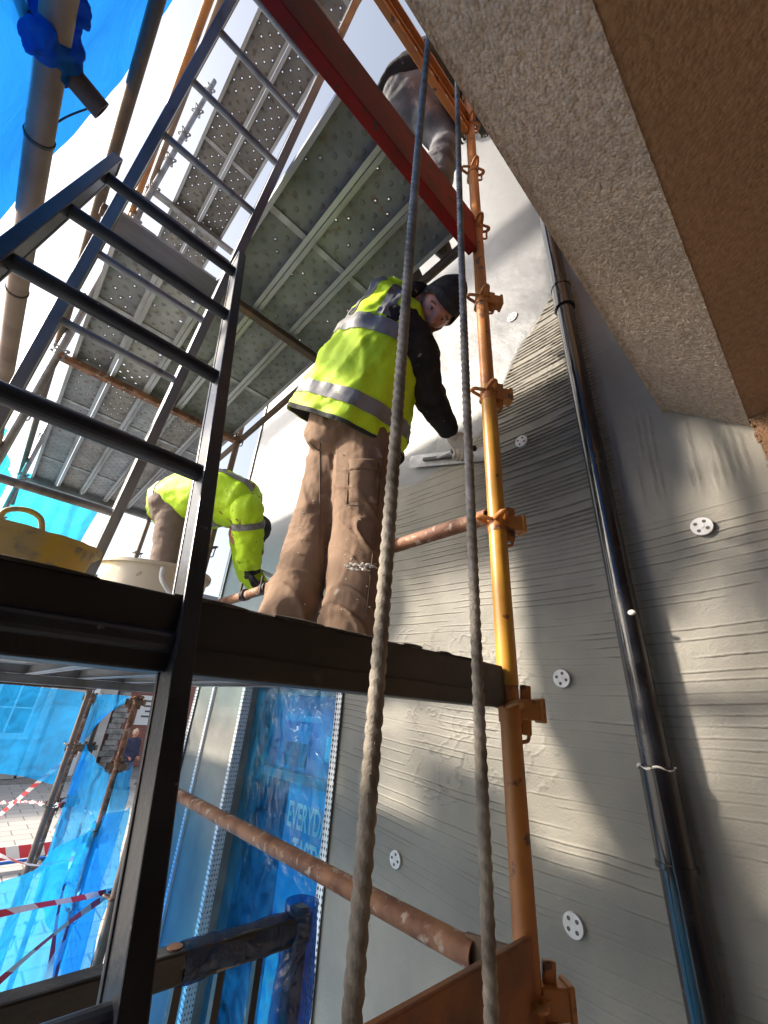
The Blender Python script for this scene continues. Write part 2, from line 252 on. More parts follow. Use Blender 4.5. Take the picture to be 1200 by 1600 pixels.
# ------------------------------------------------------------------ mesh helpers
def nz(x, y=0, z=0): return mnoise.noise(Vector((x, y, z)))
ORG = {}
class MB:
    def __init__(s): s.v = []; s.f = []; s.a = None
    def add(s, vs_, fs_):
        n = len(s.v); s.v += [tuple(p) for p in vs_]; s.f += [tuple(i+n for i in f) for f in fs_]; return s
    def box(s, lo, hi):
        x0, y0, z0 = lo; x1, y1, z1 = hi
        return s.add([(x0,y0,z0),(x1,y0,z0),(x1,y1,z0),(x0,y1,z0),(x0,y0,z1),(x1,y0,z1),(x1,y1,z1),(x0,y1,z1)],
              [(0,3,2,1),(4,5,6,7),(0,1,5,4),(1,2,6,5),(2,3,7,6),(3,0,4,7)])
    def bar(s, p0, p1, w, h, up=(0,0,1)):      # box section bar from p0 to p1; w across, h along up
        p0 = Vector(p0); p1 = Vector(p1); d = (p1-p0).normalized(); up = Vector(up)
        r = d.cross(up).normalized(); u = r.cross(d).normalized()
        vs_ = []
        for p in (p0, p1):
            for a, b in ((-1,-1),(1,-1),(1,1),(-1,1)): vs_.append(p + r*(a*w/2) + u*(b*h/2))
        return s.add(vs_, [(0,1,2,3),(7,6,5,4),(0,4,5,1),(1,5,6,2),(2,6,7,3),(3,7,4,0)])
    def tube(s, p0, p1, r, n=14, r1=None, hollow=0):
        p0 = Vector(p0); p1 = Vector(p1); d = (p1-p0).normalized()
        a = d.orthogonal().normalized(); b = d.cross(a); r1 = r if r1 is None else r1
        vs_ = []; 
        for p, q in ((p0, r), (p1, r1)):
            for i in range(n):
                t = 2*math.pi*i/n; vs_.append(p + a*(q*math.cos(t)) + b*(q*math.sin(t)))
        fs_ = [(i, (i+1) % n, n+(i+1) % n, n+i) for i in range(n)]
        if hollow:
            for p, q, sg in ((p0, r, 1), (p1, r1, -1)):
                for k in (0, .06):
                    for i in range(n):
                        t = 2*math.pi*i/n; vs_.append(p + d*(sg*k) + a*(q*hollow*math.cos(t)) + b*(q*hollow*math.sin(t)))
            for e, base in ((0, 2*n), (1, 4*n)):
                for i in range(n):
                    j = (i+1) % n
                    f1 = (e*n+i, base+i, base+j, e*n+j); f2 = (base+i, base+n+i, base+n+j, base+j)
                    fs_ += [f1, f2] if e == 0 else [f1[::-1], f2[::-1]]
                fs_.append(tuple(range(base+n, base+2*n)))
        else:
            fs_ += [tuple(range(n))[::-1], tuple(range(n, 2*n))]
        return s.add(vs_, fs_)
    def sweep(s, pts, radii, n=12, tw=0, lobes=0, lobe=0, cap=True, wr=None, flat=None):
        pts = [Vector(p) for p in pts]; m = len(pts); rings = []
        d = (pts[1]-pts[0]).normalized(); a = d.orthogonal().normalized()
        if flat: a = (Vector(flat[0]) - d*d.dot(Vector(flat[0]))).normalized()
        vs_ = []; L = 0
        for k in range(m):
            dd = (pts[min(k+1, m-1)]-pts[max(k-1, 0)]).normalized()
            a = (a - dd*a.dot(dd)).normalized(); b = dd.cross(a)
            if k: L += (pts[k]-pts[k-1]).length
            r = radii[k] if hasattr(radii, '__len__') else radii
            for i in range(n):
                t = 2*math.pi*i/n
                q = r*(1 + (lobe*abs(math.cos(lobes/2*(t + tw*L))) if lobes else 0))
                if wr: q += wr(L, t, k/(m-1))
                ea = flat[1] if flat else 1.0
                vs_.append(pts[k] + a*(q*math.cos(t)*ea) + b*(q*math.sin(t)))
        fs_ = [(k*n+i, k*n+(i+1) % n, (k+1)*n+(i+1) % n, (k+1)*n+i) for k in range(m-1) for i in range(n)]
        if cap: fs_ += [tuple(range(n))[::-1], tuple(range((m-1)*n, m*n))]
        return s.add(vs_, fs_)
    def ell(s, c, ax, n=16, m=10):       # ellipsoid; ax = three axis vectors
        c = Vector(c); ax = [Vector(a) for a in ax]; vs_ = [c - ax[2]]
        for j in range(1, m):
            p = -math.pi/2 + math.pi*j/m
            for i in range(n):
                t = 2*math.pi*i/n; vs_.append(c + ax[0]*(math.cos(p)*math.cos(t)) + ax[1]*(math.cos(p)*math.sin(t)) + ax[2]*math.sin(p))
        vs_.append(c + ax[2]); e = len(vs_)-1; fs_ = []
        for i in range(n):
            k = (i+1) % n; fs_.append((0, 1+k, 1+i)); fs_.append((e, 1+(m-2)*n+i, 1+(m-2)*n+k))
            for j in range(m-2): fs_.append((1+j*n+i, 1+j*n+k, 1+(j+1)*n+k, 1+(j+1)*n+i))
        return s.add(vs_, fs_)
    def mesh(s, name, org=(0,0,0)):
        me = bpy.data.meshes.new(name); o = Vector(org)
        me.from_pydata([Vector(p)-o for p in s.v], [], s.f); me.update(); return me
    def build(s, name, m, parent=None, smooth=False, org=None, bevel=0, angle=40):
        o_ = ORG.get(parent.name, Vector((0,0,0))) if parent else Vector(org or (0,0,0))
        return link(name, s.mesh(name, o_), m, parent, smooth, o_, bevel, angle)

def link(name, me, m, parent=None, smooth=False, origin=(0,0,0), bevel=0, angle=40):
    o = bpy.data.objects.new(name, me); col.objects.link(o)
    if m is not None: me.materials.append(m)
    if smooth:
        me.polygons.foreach_set('use_smooth', [True]*len(me.polygons))
        if smooth != 'all': me.set_sharp_from_angle(angle=math.radians(angle))
    if parent: o.parent = parent; ORG[o.name] = ORG[parent.name]
    else: o.location = origin; ORG[o.name] = Vector(origin)
    if bevel:
        b = o.modifiers.new('bevel', 'BEVEL'); b.width = bevel; b.segments = 2; b.limit_method = 'ANGLE'
    return o
def tag(o, label=None, cat=None, group=None, kind=None):
    if label: o['label'] = label
    if cat: o['category'] = cat
    if group: o['group'] = group
    if kind: o['kind'] = kind
    return o
def thing(name, label, cat, loc=(0,0,0), group=None):
    o = bpy.data.objects.new(name, None); col.objects.link(o); o.location = loc; o.empty_display_size = .1
    ORG[o.name] = Vector(loc); return tag(o, label, cat, group)
def catmull(pts, n=8):
    P = [Vector(p) for p in pts]; P = [2*P[0]-P[1]] + P + [2*P[-1]-P[-2]]; out = []
    for i in range(1, len(P)-2):
        for k in range(n):
            t = k/n; a, b, c, d = P[i-1], P[i], P[i+1], P[i+2]
            out.append(.5*((2*b) + (c-a)*t + (2*a-5*b+4*c-d)*t*t + (3*b-a-3*c+d)*t**3))
    out.append(P[-2]); return out
def lerpr(r, n):           # radii resampled with catmull count n per segment
    out = []
    for i in range(len(r)-1):
        for k in range(n):
            t = k/n; t = t*t*(3-2*t); out.append(r[i]*(1-t)+r[i+1]*t)
    out.append(r[-1]); return out
def remesh(mb, voxel, smooth=4, disp=None):
    me = mb.mesh('tmp'); o = bpy.data.objects.new('tmp', me); col.objects.link(o)
    r = o.modifiers.new('r', 'REMESH'); r.mode = 'VOXEL'; r.voxel_size = voxel
    s = o.modifiers.new('s', 'SMOOTH'); s.factor = .5; s.iterations = smooth
    dg = bpy.context.evaluated_depsgraph_get(); ev = o.evaluated_get(dg); me2 = bpy.data.meshes.new_from_object(ev)
    bpy.data.objects.remove(o); bpy.data.meshes.remove(me)
    if disp:
        me2.update()
        nv = [v.normal.copy() for v in me2.vertices]
        for v, nn in zip(me2.vertices, nv): v.co = v.co + nn*disp(v.co)
    return me2
def shift(me, org):
    o = Vector(org)
    for v in me.vertices: v.co -= o
    return me
# numpy value noise
_rs = np.random.RandomState(3); _T = _rs.rand(256, 256)
def vn(x, y, s=0):
    x = np.asarray(x, float)+s*17.3; y = np.asarray(y, float)+s*9.7
    xi = np.floor(x).astype(int); yi = np.floor(y).astype(int); fx = x-xi; fy = y-yi
    fx = fx*fx*(3-2*fx); fy = fy*fy*(3-2*fy); g = lambda a, b: _T[a % 256, b % 256]
    return (g(xi,yi)*(1-fx)+g(xi+1,yi)*fx)*(1-fy) + (g(xi,yi+1)*(1-fx)+g(xi+1,yi+1)*fx)*fy
def fbm(x, y, s=0, o=4):
    r = 0; a = .5
    for k in range(o): r = r + a*vn(x*2**k, y*2**k, s+k); a *= .5
    return r
def gridmesh(name, P, attrs=None):       # P: (n, m, 3)
    n, m_, _ = P.shape; me = bpy.data.meshes.new(name)
    idx = np.arange(n*m_).reshape(n, m_); q = np.stack([idx[:-1,:-1], idx[1:,:-1], idx[1:,1:], idx[:-1,1:]], -1).reshape(-1, 4)
    me.vertices.add(n*m_); me.vertices.foreach_set('co', P.reshape(-1).astype(np.float32))
    me.loops.add(q.size); me.loops.foreach_set('vertex_index', q.reshape(-1).astype(np.int32))
    me.polygons.add(len(q)); me.polygons.foreach_set('loop_start', np.arange(0, q.size, 4, dtype=np.int32))
    me.update(calc_edges=True); me.validate()
    for k, A in (attrs or {}).items():
        at_ = me.attributes.new(k, 'FLOAT', 'POINT'); at_.data.foreach_set('value', A.reshape(-1).astype(np.float32))
    return me

# ================================================================== SETTING
W = 1.6                    # wall plane X
GZ = -2.65                 # street level
# --- ground, street
pav = mat('street_paving', (0.30, 0.29, 0.28), 0.85, 0, (0.24, 0.235, 0.23), 1.5, (0.4, 0.6), bump=.3, bscale=30)
g = MB(); g.add([(-400,-400,GZ-.02),(400,-400,GZ-.02),(400,600,GZ-.02),(-400,600,GZ-.02)], [(0,1,2,3)])
tag(g.build('ground', pav), kind='structure')
def slab_mat():
    m = bpy.data.materials.new('paving_slabs'); m.use_nodes = True; t = m.node_tree; N = t.nodes; L = t.links; b = N['Principled BSDF']; b.inputs['Roughness'].default_value = .8
    tc = N.new('ShaderNodeTexCoord'); br = N.new('ShaderNodeTexBrick'); br.inputs['Scale'].default_value = 1.0; br.inputs['Brick Width'].default_value = .6; br.inputs['Row Height'].default_value = .4; br.inputs['Mortar Size'].default_value = .012
    br.inputs['Color1'].default_value = (.40,.385,.37,1); br.inputs['Color2'].default_value = (.34,.33,.32,1); br.inputs['Mortar'].default_value = (.14,.135,.13,1)
    L.new(tc.outputs['Object'], br.inputs['Vector']); L.new(br.outputs[0], b.inputs['Base Color']); return m
g = MB(); g.box((-8, 6.4, GZ-.1), (9, 18.5, GZ))
tag(g.build('pavement', slab_mat()), kind='structure')
g = MB(); g.box((-2.2, -3.0, -1.75), (1.57, 1.45, -1.55))
tag(g.build('entrance_landing', conc), kind='structure')
g = MB()
g.box((-2.2, -3.0, GZ), (1.57, 1.40, -1.752)); g.box((-2.2, 1.452, GZ), (1.57, 1.70, -1.82)); g.box((-2.2, 1.702, GZ), (1.57, 1.95, -2.09)); g.box((-2.2, 1.952, GZ), (1.57, 2.02, -2.36))
tag(g.build('entrance_steps', conc), kind='structure')

# --- rendered wall
wall = thing('rendered_wall', 'grey cement rendered house wall with combed trowel ridges', 'wall', (W, 2.0, GZ))
OX = Vector((W, 2.0, GZ))
def wall_patch(y0, y1, z0, z1, dy, dz, detail):
    ys = np.linspace(y0, y1, max(2, int(round((y1-y0)/dy))+1)); zs = np.linspace(z0, z1, max(2, int(round((z1-z0)/dz))+1))
    Yg, Zg = np.meshgrid(ys, zs, indexing='ij')
    h = .010*(fbm(Yg*1.6, Zg*1.6, 1)-.47) + .004*(fbm(Yg*7, Zg*7, 5)-.47)
    # boundary of the finished (smooth) coat
    zb = np.interp(Yg, [0.0, .42, .50, .60, .78, .95, 1.2, 1.6, 2.2, 4.3], [1.25, 2.15, 2.12, 1.98, 1.80, 1.42, 1.30, 1.28, 1.15, .2]) + .10*(fbm(Yg*5, Zg*5, 9)-.47)
    sm = np.clip((Zg-zb)/.03, 0, 1)
    gr = np.zeros_like(h)
    if detail:
        warp = .035*(fbm(Yg*1.1, Zg*1.3, 21)-.47) + .006*(fbm(Yg*5, Zg*4, 22)-.47)
        arc = .03*np.sin(Yg*1.9+.4) - .03*(Yg-.6)**2*np.clip(.4-Zg, 0, 1.5)
        zz = Zg + warp + arc
        def comb(sp, w, seed, thr, frx, frz):
            k = np.floor(zz/sp); jit = (_T[k.astype(int) % 256, seed % 256]-.5)*(.5 if sp > .025 else .22); fr = zz/sp - k - jit
            amp = vn(k*.73+.5, Yg*frx + k*3.1, seed)           # per line breaks along its length
            fine = .6*vn(Yg*45, k*5.3, seed+3)+.5*vn(Yg*130, k*3.3, seed+4)
            on = np.clip((amp-thr)/.12, 0, 1)*(.55+.75*fine)
            fr = fr + (.0016/sp)*(vn(Yg*130, k*2.7, seed+5)-.5); prof = np.where(fr < .5, np.exp(-((fr-.5)/(w*.5))**2), np.exp(-((fr-.5)/(w*1.5))**2)); back = np.exp(-((fr-.5+w*1.1)/(w*.9))**2)
            return on*prof, on*back
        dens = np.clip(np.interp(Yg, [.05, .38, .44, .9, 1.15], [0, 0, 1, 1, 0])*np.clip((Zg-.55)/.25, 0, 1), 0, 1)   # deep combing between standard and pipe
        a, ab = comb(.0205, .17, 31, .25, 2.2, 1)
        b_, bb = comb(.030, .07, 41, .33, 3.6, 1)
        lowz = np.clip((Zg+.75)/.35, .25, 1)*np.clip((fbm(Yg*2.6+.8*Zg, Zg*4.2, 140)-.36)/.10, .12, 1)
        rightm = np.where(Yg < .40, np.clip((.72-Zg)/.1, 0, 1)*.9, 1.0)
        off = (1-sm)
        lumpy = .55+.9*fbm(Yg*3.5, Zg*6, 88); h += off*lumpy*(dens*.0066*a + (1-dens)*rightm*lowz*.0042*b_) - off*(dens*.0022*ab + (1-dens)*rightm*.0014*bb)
        gr += off*(dens*(.95*np.clip(ab, 0, 1)+.18) + (1-dens)*rightm*lowz*.8*np.clip(bb, 0, 1))  # shade below the ridges and across the deep combing, put into the colour
        # vertical smears right of the pipe
        zz2 = Yg + .01*(fbm(Yg*3, Zg*3, 55)-.47) + .05*Zg
        k = np.floor(zz2/.022); fr = zz2/.022-k; amp = vn(k*.8, Zg*3.0+k*2, 61)
        vert = (Yg < .40)*np.clip((Zg-.72)/.08, 0, 1)*np.clip((1.25-Zg)/.2, 0, 1)*np.clip((amp-.5)/.1, 0, 1)*np.exp(-((fr-.5)/.16)**2)
        h += .003*vert; gr += .5*vert
        # trowelled lumps, arcs, edge of the smooth coat
        edge = np.exp(-((Zg-zb)/.012)**2)*np.clip((vn(Yg*9, Zg*9, 71)-.35)/.2, 0, 1)
        h += .0035*edge; h += .002*sm
        h += sm*(.006*(fbm(Yg*3.2+Zg*.6, Zg*1.2, 150)-.47)+.0022*np.abs(fbm(Yg*6-Zg*2, Zg*3.5, 151)-.47)*4)
        cells = fbm(Yg*14, Zg*14, 77, 3); h += .003*np.clip(np.abs(cells-.44)*-30+1, 0, 1)*(vn(Yg*2.5, Zg*2.5, 79) > .72)
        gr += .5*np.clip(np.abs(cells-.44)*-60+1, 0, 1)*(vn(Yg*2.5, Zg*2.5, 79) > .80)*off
    P = np.stack([-h, Yg-2.0, Zg-GZ], -1)
    me = gridmesh('wall_face', P, {'smooth': sm, 'shade_and_marks': np.clip(gr, 0, 1)})
    me.flip_normals() if False else None
    return me
def wall_obj(me):
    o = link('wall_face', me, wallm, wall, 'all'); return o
YO0, YO1, YE = 2.04, 3.19, 4.15         # opening and wall end
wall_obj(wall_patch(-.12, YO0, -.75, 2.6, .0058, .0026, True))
wall_obj(wall_patch(-.12, YO0, GZ, -.75, .03, .03, False))
wall_obj(wall_patch(-3.0, -.12, GZ, 2.6, .08, .08, False))
wall_obj(wall_patch(YO0, YE, .15, 2.6, .03, .03, False))
wall_obj(wall_patch(YO1, YE, GZ, .15, .03, .03, False))
wall_obj(wall_patch(-3.0, YE, 2.6, 6.5, .06, .06, False))
core = MB()
core.box((W+.016, -3.0, GZ), (W+.30, YO0, 6.5)); core.box((W+.016, YO0, .155), (W+.30, YO1, 6.5)); core.box((W+.016, YO1, GZ), (W+.30, YE, 6.5))
core.build('wall_core', conc, wall)
ret = MB(); ret.box((W+.005, YE-.01, GZ), (W+5, YE+.006, 6.5)); ret.build('gable_return', conc, wall)
# perforated corner beads
def beadm():
    m = bpy.data.materials.new('perforated_bead'); m.use_nodes = True; t = m.node_tree; N = t.nodes; L = t.links; b = N['Principled BSDF']; b.inputs['Roughness'].default_value = .4
    tc = N.new('ShaderNodeTexCoord'); mp = N.new('ShaderNodeMapping'); mp.inputs['Scale'].default_value = (1/.018, 1/.018, 1/.026); L.new(tc.outputs['Object'], mp.inputs[0])
    v = N.new('ShaderNodeTexVoronoi'); v.inputs['Scale'].default_value = 1; v.inputs['Randomness'].default_value = .12; L.new(mp.outputs[0], v.inputs['Vector'])
    c = N.new('ShaderNodeMath'); c.operation = 'LESS_THAN'; c.inputs[1].default_value = .27; L.new(v.outputs['Distance'], c.inputs[0])
    mx = N.new('ShaderNodeMixRGB'); mx.inputs[1].default_value = (.70,.71,.73,1); mx.inputs[2].default_value = (.05,.05,.06,1); L.new(c.outputs[0], mx.inputs[0]); L.new(mx.outputs[0], b.inputs['Base Color']); return m
bead_m = beadm()
for yb, top in ((YO0, .15), (YO1, .15), (3.76, .17), (YE, 6.4)):
    s = 1 if yb == YO0 else -1
    b = MB()
    if yb == YO0:
        b.box((W-.016, yb-.042, GZ+.05), (W-.012, yb+.004, top)); b.box((W-.012, yb+.0005, GZ+.05), (W+.045, yb+.004, top))
    else:
        b.box((W-.016, yb-.004, GZ+.05), (W-.012, yb+.042, top)); b.box((W-.012, yb-.004, GZ+.05), (W+.045, yb-.0005, top))
        if yb == YE: b = MB(); b.box((W-.016, yb-.042, GZ+.05), (W-.012, yb+.008, top)); b.box((W-.012, yb+.0065, GZ+.05), (W+.045, yb+.010, top))
    b.tube((W-.015, yb, GZ+.05), (W-.015, yb, top), .006, 8)
    b.build('corner_bead', bead_m, wall)
# fixing discs
def disc(y, z, tilt):
    me = MB(); n = 28; R_ = .031; holes = 4
    x0 = W-.012; c, s_ = math.cos(tilt), math.sin(tilt)
    o = MB()
    o.tube((W-.002, y, z), (W-.0125, y, z), R_, 28)
    d = o.build('fixing_disc', white_pl, wall, True, angle=30)
    h = MB()
    for k in range(4):
        a = tilt + k*math.pi/2; h.tube((W-.012, y+.018*math.cos(a), z+.018*math.sin(a)), (W-.0131, y+.018*math.cos(a), z+.018*math.sin(a)), .0058, 10)
    h.build('hole', mat('disc_hole', (0.10, .095, .085), .9), d)
    r = MB(); r.tube((W-.012, y, z), (W-.0145, y, z), .007, 12); r.build('pin_head', white_pl, d, True)
for (px, py, tl) in ((1096,822,.6),(877,1060,.3),(895,1446,.9),(617,1343,.2),(814,689,.5),(800,495,.8)):
    p = onx(px, py, W-.012); disc(p.y, p.z, tl)

# --- shop window in the opening
win = thing('shop_window', 'shop window with blue poster sealed under crinkled blue film', 'window', (W+.2, 2.6, GZ))
fr = MB()
fr.box((W+.17, YO0, GZ), (W+.24, YO0+.06, .15)); fr.box((W+.17, YO1-.06, GZ), (W+.24, YO1, .15)); fr.box((W+.17, YO0+.06, .08), (W+.24, YO1-.06, .15)); fr.box((W+.17, YO0+.06, GZ), (W+.24, YO1-.06, -2.2))
fr.box((W+.17, YO0+.06, -.44), (W+.235, YO1-.06, -.39))
fr.build('frame', mat('dark_frame', (0.02, 0.03, 0.06), .4), win)
po = MB(); po.box((W+.226, YO0+.055, -2.2), (W+.232, YO1-.42, -.44))
def poster_mat():
    m = bpy.data.materials.new('poster_print'); m.use_nodes = True; t = m.node_tree; N = t.nodes; L = t.links; b = N['Principled BSDF']; b.inputs['Roughness'].default_value = .4
    tc = N.new('ShaderNodeTexCoord'); n = N.new('ShaderNodeTexNoise'); n.inputs['Scale'].default_value = 5.5; n.inputs['Detail'].default_value = 3; L.new(tc.outputs['Object'], n.inputs['Vector'])
    cr = N.new('ShaderNodeValToRGB'); e = cr.color_ramp.elements; e[0].position = .36; e[0].color = (.16,.10,.45,1); e[1].position = .66; e[1].color = (.75,.60,.42,1)
    for ps, c in ((.44,(.06,.50,.80,1)),(.52,(.25,.72,.80,1)),(.58,(.72,.55,.62,1))): x = cr.color_ramp.elements.new(ps); x.color = c
    L.new(n.outputs[0], cr.inputs[0])
    sp = N.new('ShaderNodeSeparateXYZ'); L.new(tc.outputs['Object'], sp.inputs[0])
    r = N.new('ShaderNodeMapRange'); r.inputs[1].default_value = -1.02-GZ; r.inputs[2].default_value = -1.14-GZ; L.new(sp.outputs[2], r.inputs[0])
    mx = N.new('ShaderNodeMixRGB'); mx.inputs[1].default_value = (.02,.34,.72,1); L.new(r.outputs[0], mx.inputs[0]); L.new(cr.outputs[0], mx.inputs[2]); L.new(mx.outputs[0], b.inputs['Base Color']); return m
poster = po.build('poster', poster_mat(), win)
def text(body, y_mid, z, size, m, parent, x, sx=.55):
    cu = bpy.data.curves.new('t', 'FONT'); cu.body = body; cu.size = size; cu.align_x = 'CENTER'; cu.offset = .012*size/.1*.1+.0015; cu.extrude = .0008
    o = bpy.data.objects.new('t', cu); col.objects.link(o); dg = bpy.context.evaluated_depsgraph_get()
    me = bpy.data.meshes.new_from_object(o.evaluated_get(dg)); bpy.data.objects.remove(o)
    og = ORG[parent.name]
    for v in me.vertices:
        a, b_, c_ = v.co; v.co = Vector((x - c_, y_mid - a*sx, z + b_)) - og
    return link('lettering', me, m, parent)
lw = mat('poster_white', (.86, .90, .90), .5)
PY = 2.50
text('EVERYDAY', PY, -.68, .185, lw, poster, W+.2245); text('TASTY', PY, -.855, .185, lw, poster, W+.2245)
bk = MB(); bk.box((W+.24, YO0, GZ), (W+.9, YO1, .15)); 
gl = MB(); gl.box((W+.20, YO0+.06, -2.2), (W+.204, YO1-.06, .08))
glass = bpy.data.materials.new('glass'); glass.use_nodes = True
_b = glass.node_tree.nodes['Principled BSDF']; _b.inputs['Transmission Weight'].default_value = 1; _b.inputs['Roughness'].default_value = .02; _b.inputs['IOR'].default_value = 1.05
gl.build('pane', glass, win)
rm = MB(); rm.box((W+.8, YO0-.3, GZ), (W+.82, YO1+.3, .3)); rm.build('dim_backing', mat('dim_interior', (.03,.06,.16), .8), win)  # dark sheet standing in for the dim shop interior
bl = MB(); bl.box((W+.232, YO0+.06, -.40), (W+.238, YO1-.06, .08)); bl.build('fascia_panel', mat('blue_panel', (.03,.20,.50), .5, 0, (.02,.10,.36), 4, (.4,.6)), win)
bl = MB(); bl.box((W+.232, YO1-.41, -2.2), (W+.238, YO1-.06, -.45)); bl.build('side_panel', mat('navy_panel', (.012,.03,.12), .5), win)
for k, (ya, yb, za, zb_) in enumerate(((2.12, 2.42, -.30, -.16), (2.5, 2.95, -.09, -.05), (2.62, 2.9, -.36, -.22))):
    s = MB(); s.box((W+.2275, ya, za), (W+.2315, yb, zb_)); s.build('sticker', mat('blue_sticker%d' % k, ((.10,.45,.70), (.05,.28,.60), (.02,.05,.16))[k], .5), win)
n_, m_ = 60, 110
U, V = np.meshgrid(np.linspace(0, 1, n_), np.linspace(0, 1, m_), indexing='ij')
Yf = YO0+.03 + U*(YO1-YO0-.05); Zf = -2.2 + V*2.33
cre = np.abs(fbm(Yf*3 + .6*Zf, Zf*1.5, 90)-.47)*.07 + .007*np.abs(np.sin(Yf*13+fbm(Yf*3, Zf*3, 91)*9+Zf*3))
me = gridmesh('film', np.stack([np.full_like(Yf, W+.10-W-.2)-cre, Yf-2.6, Zf-GZ], -1)); link('protective_film', me, film_blue, win, 'all')

# --- drainpipe
dp = thing('drainpipe', 'glossy black round drainpipe clipped to the rendered wall', 'pipe', (W-.06, .445, GZ))
PX, PYp = W-.062, .445
p = MB(); p.tube((PX, PYp, GZ), (PX, PYp, 6.4), .039, 24); p.build('pipe', black, dp, True)
zc1 = (ray(880, 465)*(PX/ray(880, 465).x)).z; zc2 = (ray(1040, 1240)*(PX/ray(1040, 1240).x)).z
for z, h, r in ((zc1, .075, .045), (zc2-.05, .11, .046), (4.2, .08, .045)):
    c = MB(); c.tube((PX, PYp, z-h), (PX, PYp, z+h), r, 24); c.tube((PX, PYp, z-h-.008), (PX, PYp, z-h+.004), r+.004, 24); c.tube((PX, PYp, z+h-.006), (PX, PYp, z+h+.006), r+.003, 24); c.build('collar', black, dp, True)
p = MB(); p.tube((PX, PYp, GZ), (PX, PYp, zc2-.15), .0435, 24); p.build('lower_pipe', black, dp, True)
pp = [Vector((PX+.047*math.cos(a)*-1, PYp+.047*math.sin(a)*-1, zc2+.062+.004*math.sin(5*a))) for a in np.linspace(-1.5, 2.2, 26)]
c = MB(); c.sweep(pp, [.002+.006*abs(mnoise.noise(Vector((i*.4, 0, 0)))) for i in range(26)], 7); c.build('cement_smear', cement_splash, dp, True)
pb = ray(987, 957)*((PX-.036)/ray(987, 957).x)
c = MB(); c.ell(pb, ((.006,0,0),(0,.012,0),(0,0,.009)), 10, 6); c.build('cement_splash', cement_splash, dp, True)

# --- overhang (sloped pebbledash soffit above the camera)
ov = thing('porch_overhang', 'pebbledashed porch overhang with pale sloped underside and brown soffit', 'overhang', (.2, -1.0, .93))
Xa, Xb = -1.5, W+.01
sl = MB(); n1, n2 = 300, 46
U, V = np.meshgrid(np.linspace(Xa, Xb, 900), np.linspace(0, 1, 80), indexing='ij')
Yb = .187-.212*V; Zb = 1.12-.19*V
pb_ = .008*(fbm(U*80, V*22, 101, 2)-.4); nrm = np.array([0, .667, -.745])
P = np.stack([U, Yb+nrm[1]*pb_, Zb+nrm[2]*pb_], -1) - np.array(ORG[ov.name])
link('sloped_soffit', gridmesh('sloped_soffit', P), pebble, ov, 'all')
U, V = np.meshgrid(np.linspace(Xa, Xb, 200), np.linspace(0, 1, 90), indexing='ij')
P = np.stack([U, -.025-2.6*V**1.6, .93-.006*(fbm(U*40, V**1.6*100, 103, 2)-.4)+.002*(V > 0)], -1) - np.array(ORG[ov.name])
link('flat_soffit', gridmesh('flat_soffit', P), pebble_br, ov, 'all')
bd = MB(); bd.add([(x, y, z) for x in (Xa, Xb) for y, z in ((.185, 1.125), (-.02, .945), (-2.62, .945), (-2.62, 5.5), (.185, 5.5))],
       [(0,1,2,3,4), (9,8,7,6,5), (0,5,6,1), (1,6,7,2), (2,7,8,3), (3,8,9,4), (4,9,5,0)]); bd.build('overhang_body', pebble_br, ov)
pw = MB(); pw.box((Xa-.18, -2.62, -1.55), (Xa+.0, .45, 5.5)); pw.build('added_side_wall', pebble, ov)  # unseen wall added to block sky light from the camera side
pw = MB(); pw.box((Xa+.001, -2.80, -1.55), (Xb-.07, -2.62, 5.5)); pw.build('added_back_wall', pebble, ov)  # unseen wall added behind the camera, also keeps sky light out
lip = MB(); lip.box((Xa, .178, 1.115), (Xb, .196, 1.145)); lip.build('drip_edge', pebble, ov)
ps = MB(); rng = random.Random(2)
ps.box((W-.055, -2.6, GZ), (W-.004, -.030, .93)); 
for i in range(70):
    z = rng.uniform(.2, .93); ps.ell((W-.03+rng.uniform(-.03, .01), -.030+rng.uniform(-.004, .004), z), ((.005,0,0),(0,.005,0),(0,0,.006)), 6, 4)
ps.build('pilaster', pebble_br, ov)

# ================================================================== SCAFFOLD
SR = .0242
XI, XO = .977, -.29
YS = (.578, 2.98, 5.38)
def pressing(root, x, y, z, m):
    b = MB()
    for k in range(4):
        a = k*math.pi/2-.62; d = Vector((math.cos(a), math.sin(a), 0)); q = Vector((-math.sin(a), math.cos(a), 0)); c = Vector((x, y, z))
        pts = [c+d*SR*.9+q*.016+Vector((0,0,.012)), c+d*(SR+.030)+q*.007+Vector((0,0,.020)), c+d*(SR+.030)-q*.007+Vector((0,0,.020)), c+d*SR*.9-q*.016+Vector((0,0,.012))]
        b.sweep(catmull(pts, 4), .0062, 8)
        if k == 0: b.sweep(catmull([c+d*(SR+.024)+Vector((0,0,.016)), c+d*(SR+.020)-Vector((0,0,.02)), c+d*(SR+.018)-Vector((0,0,.055)), c+d*(SR+.002)-Vector((0,0,.062))], 4), .0045, 7)
    b.tube((x, y, z-.022), (x, y, z+.022), SR+.003, 14)
    b.build('pressing', m, root, True)
def wedge(root, x, y, z, dirv, m):          # cast end fitting hooked in a pressing
    d = Vector(dirv); q = Vector((-d.y, d.x, 0)); c = Vector((x, y, z))
    b = MB(); b.bar(c+d*(SR-.006), c+d*(SR+.052), .036, .046); b.bar(c+d*(SR+.012)-Vector((0,0,.055)), c+d*(SR+.020)+Vector((0,0,.055)), .012, .026, up=d)
    b.bar(c+d*(SR+.046), c+d*(SR+.058), .044, .054)
    return b.build('wedge_fitting', m, root, bevel=.003)
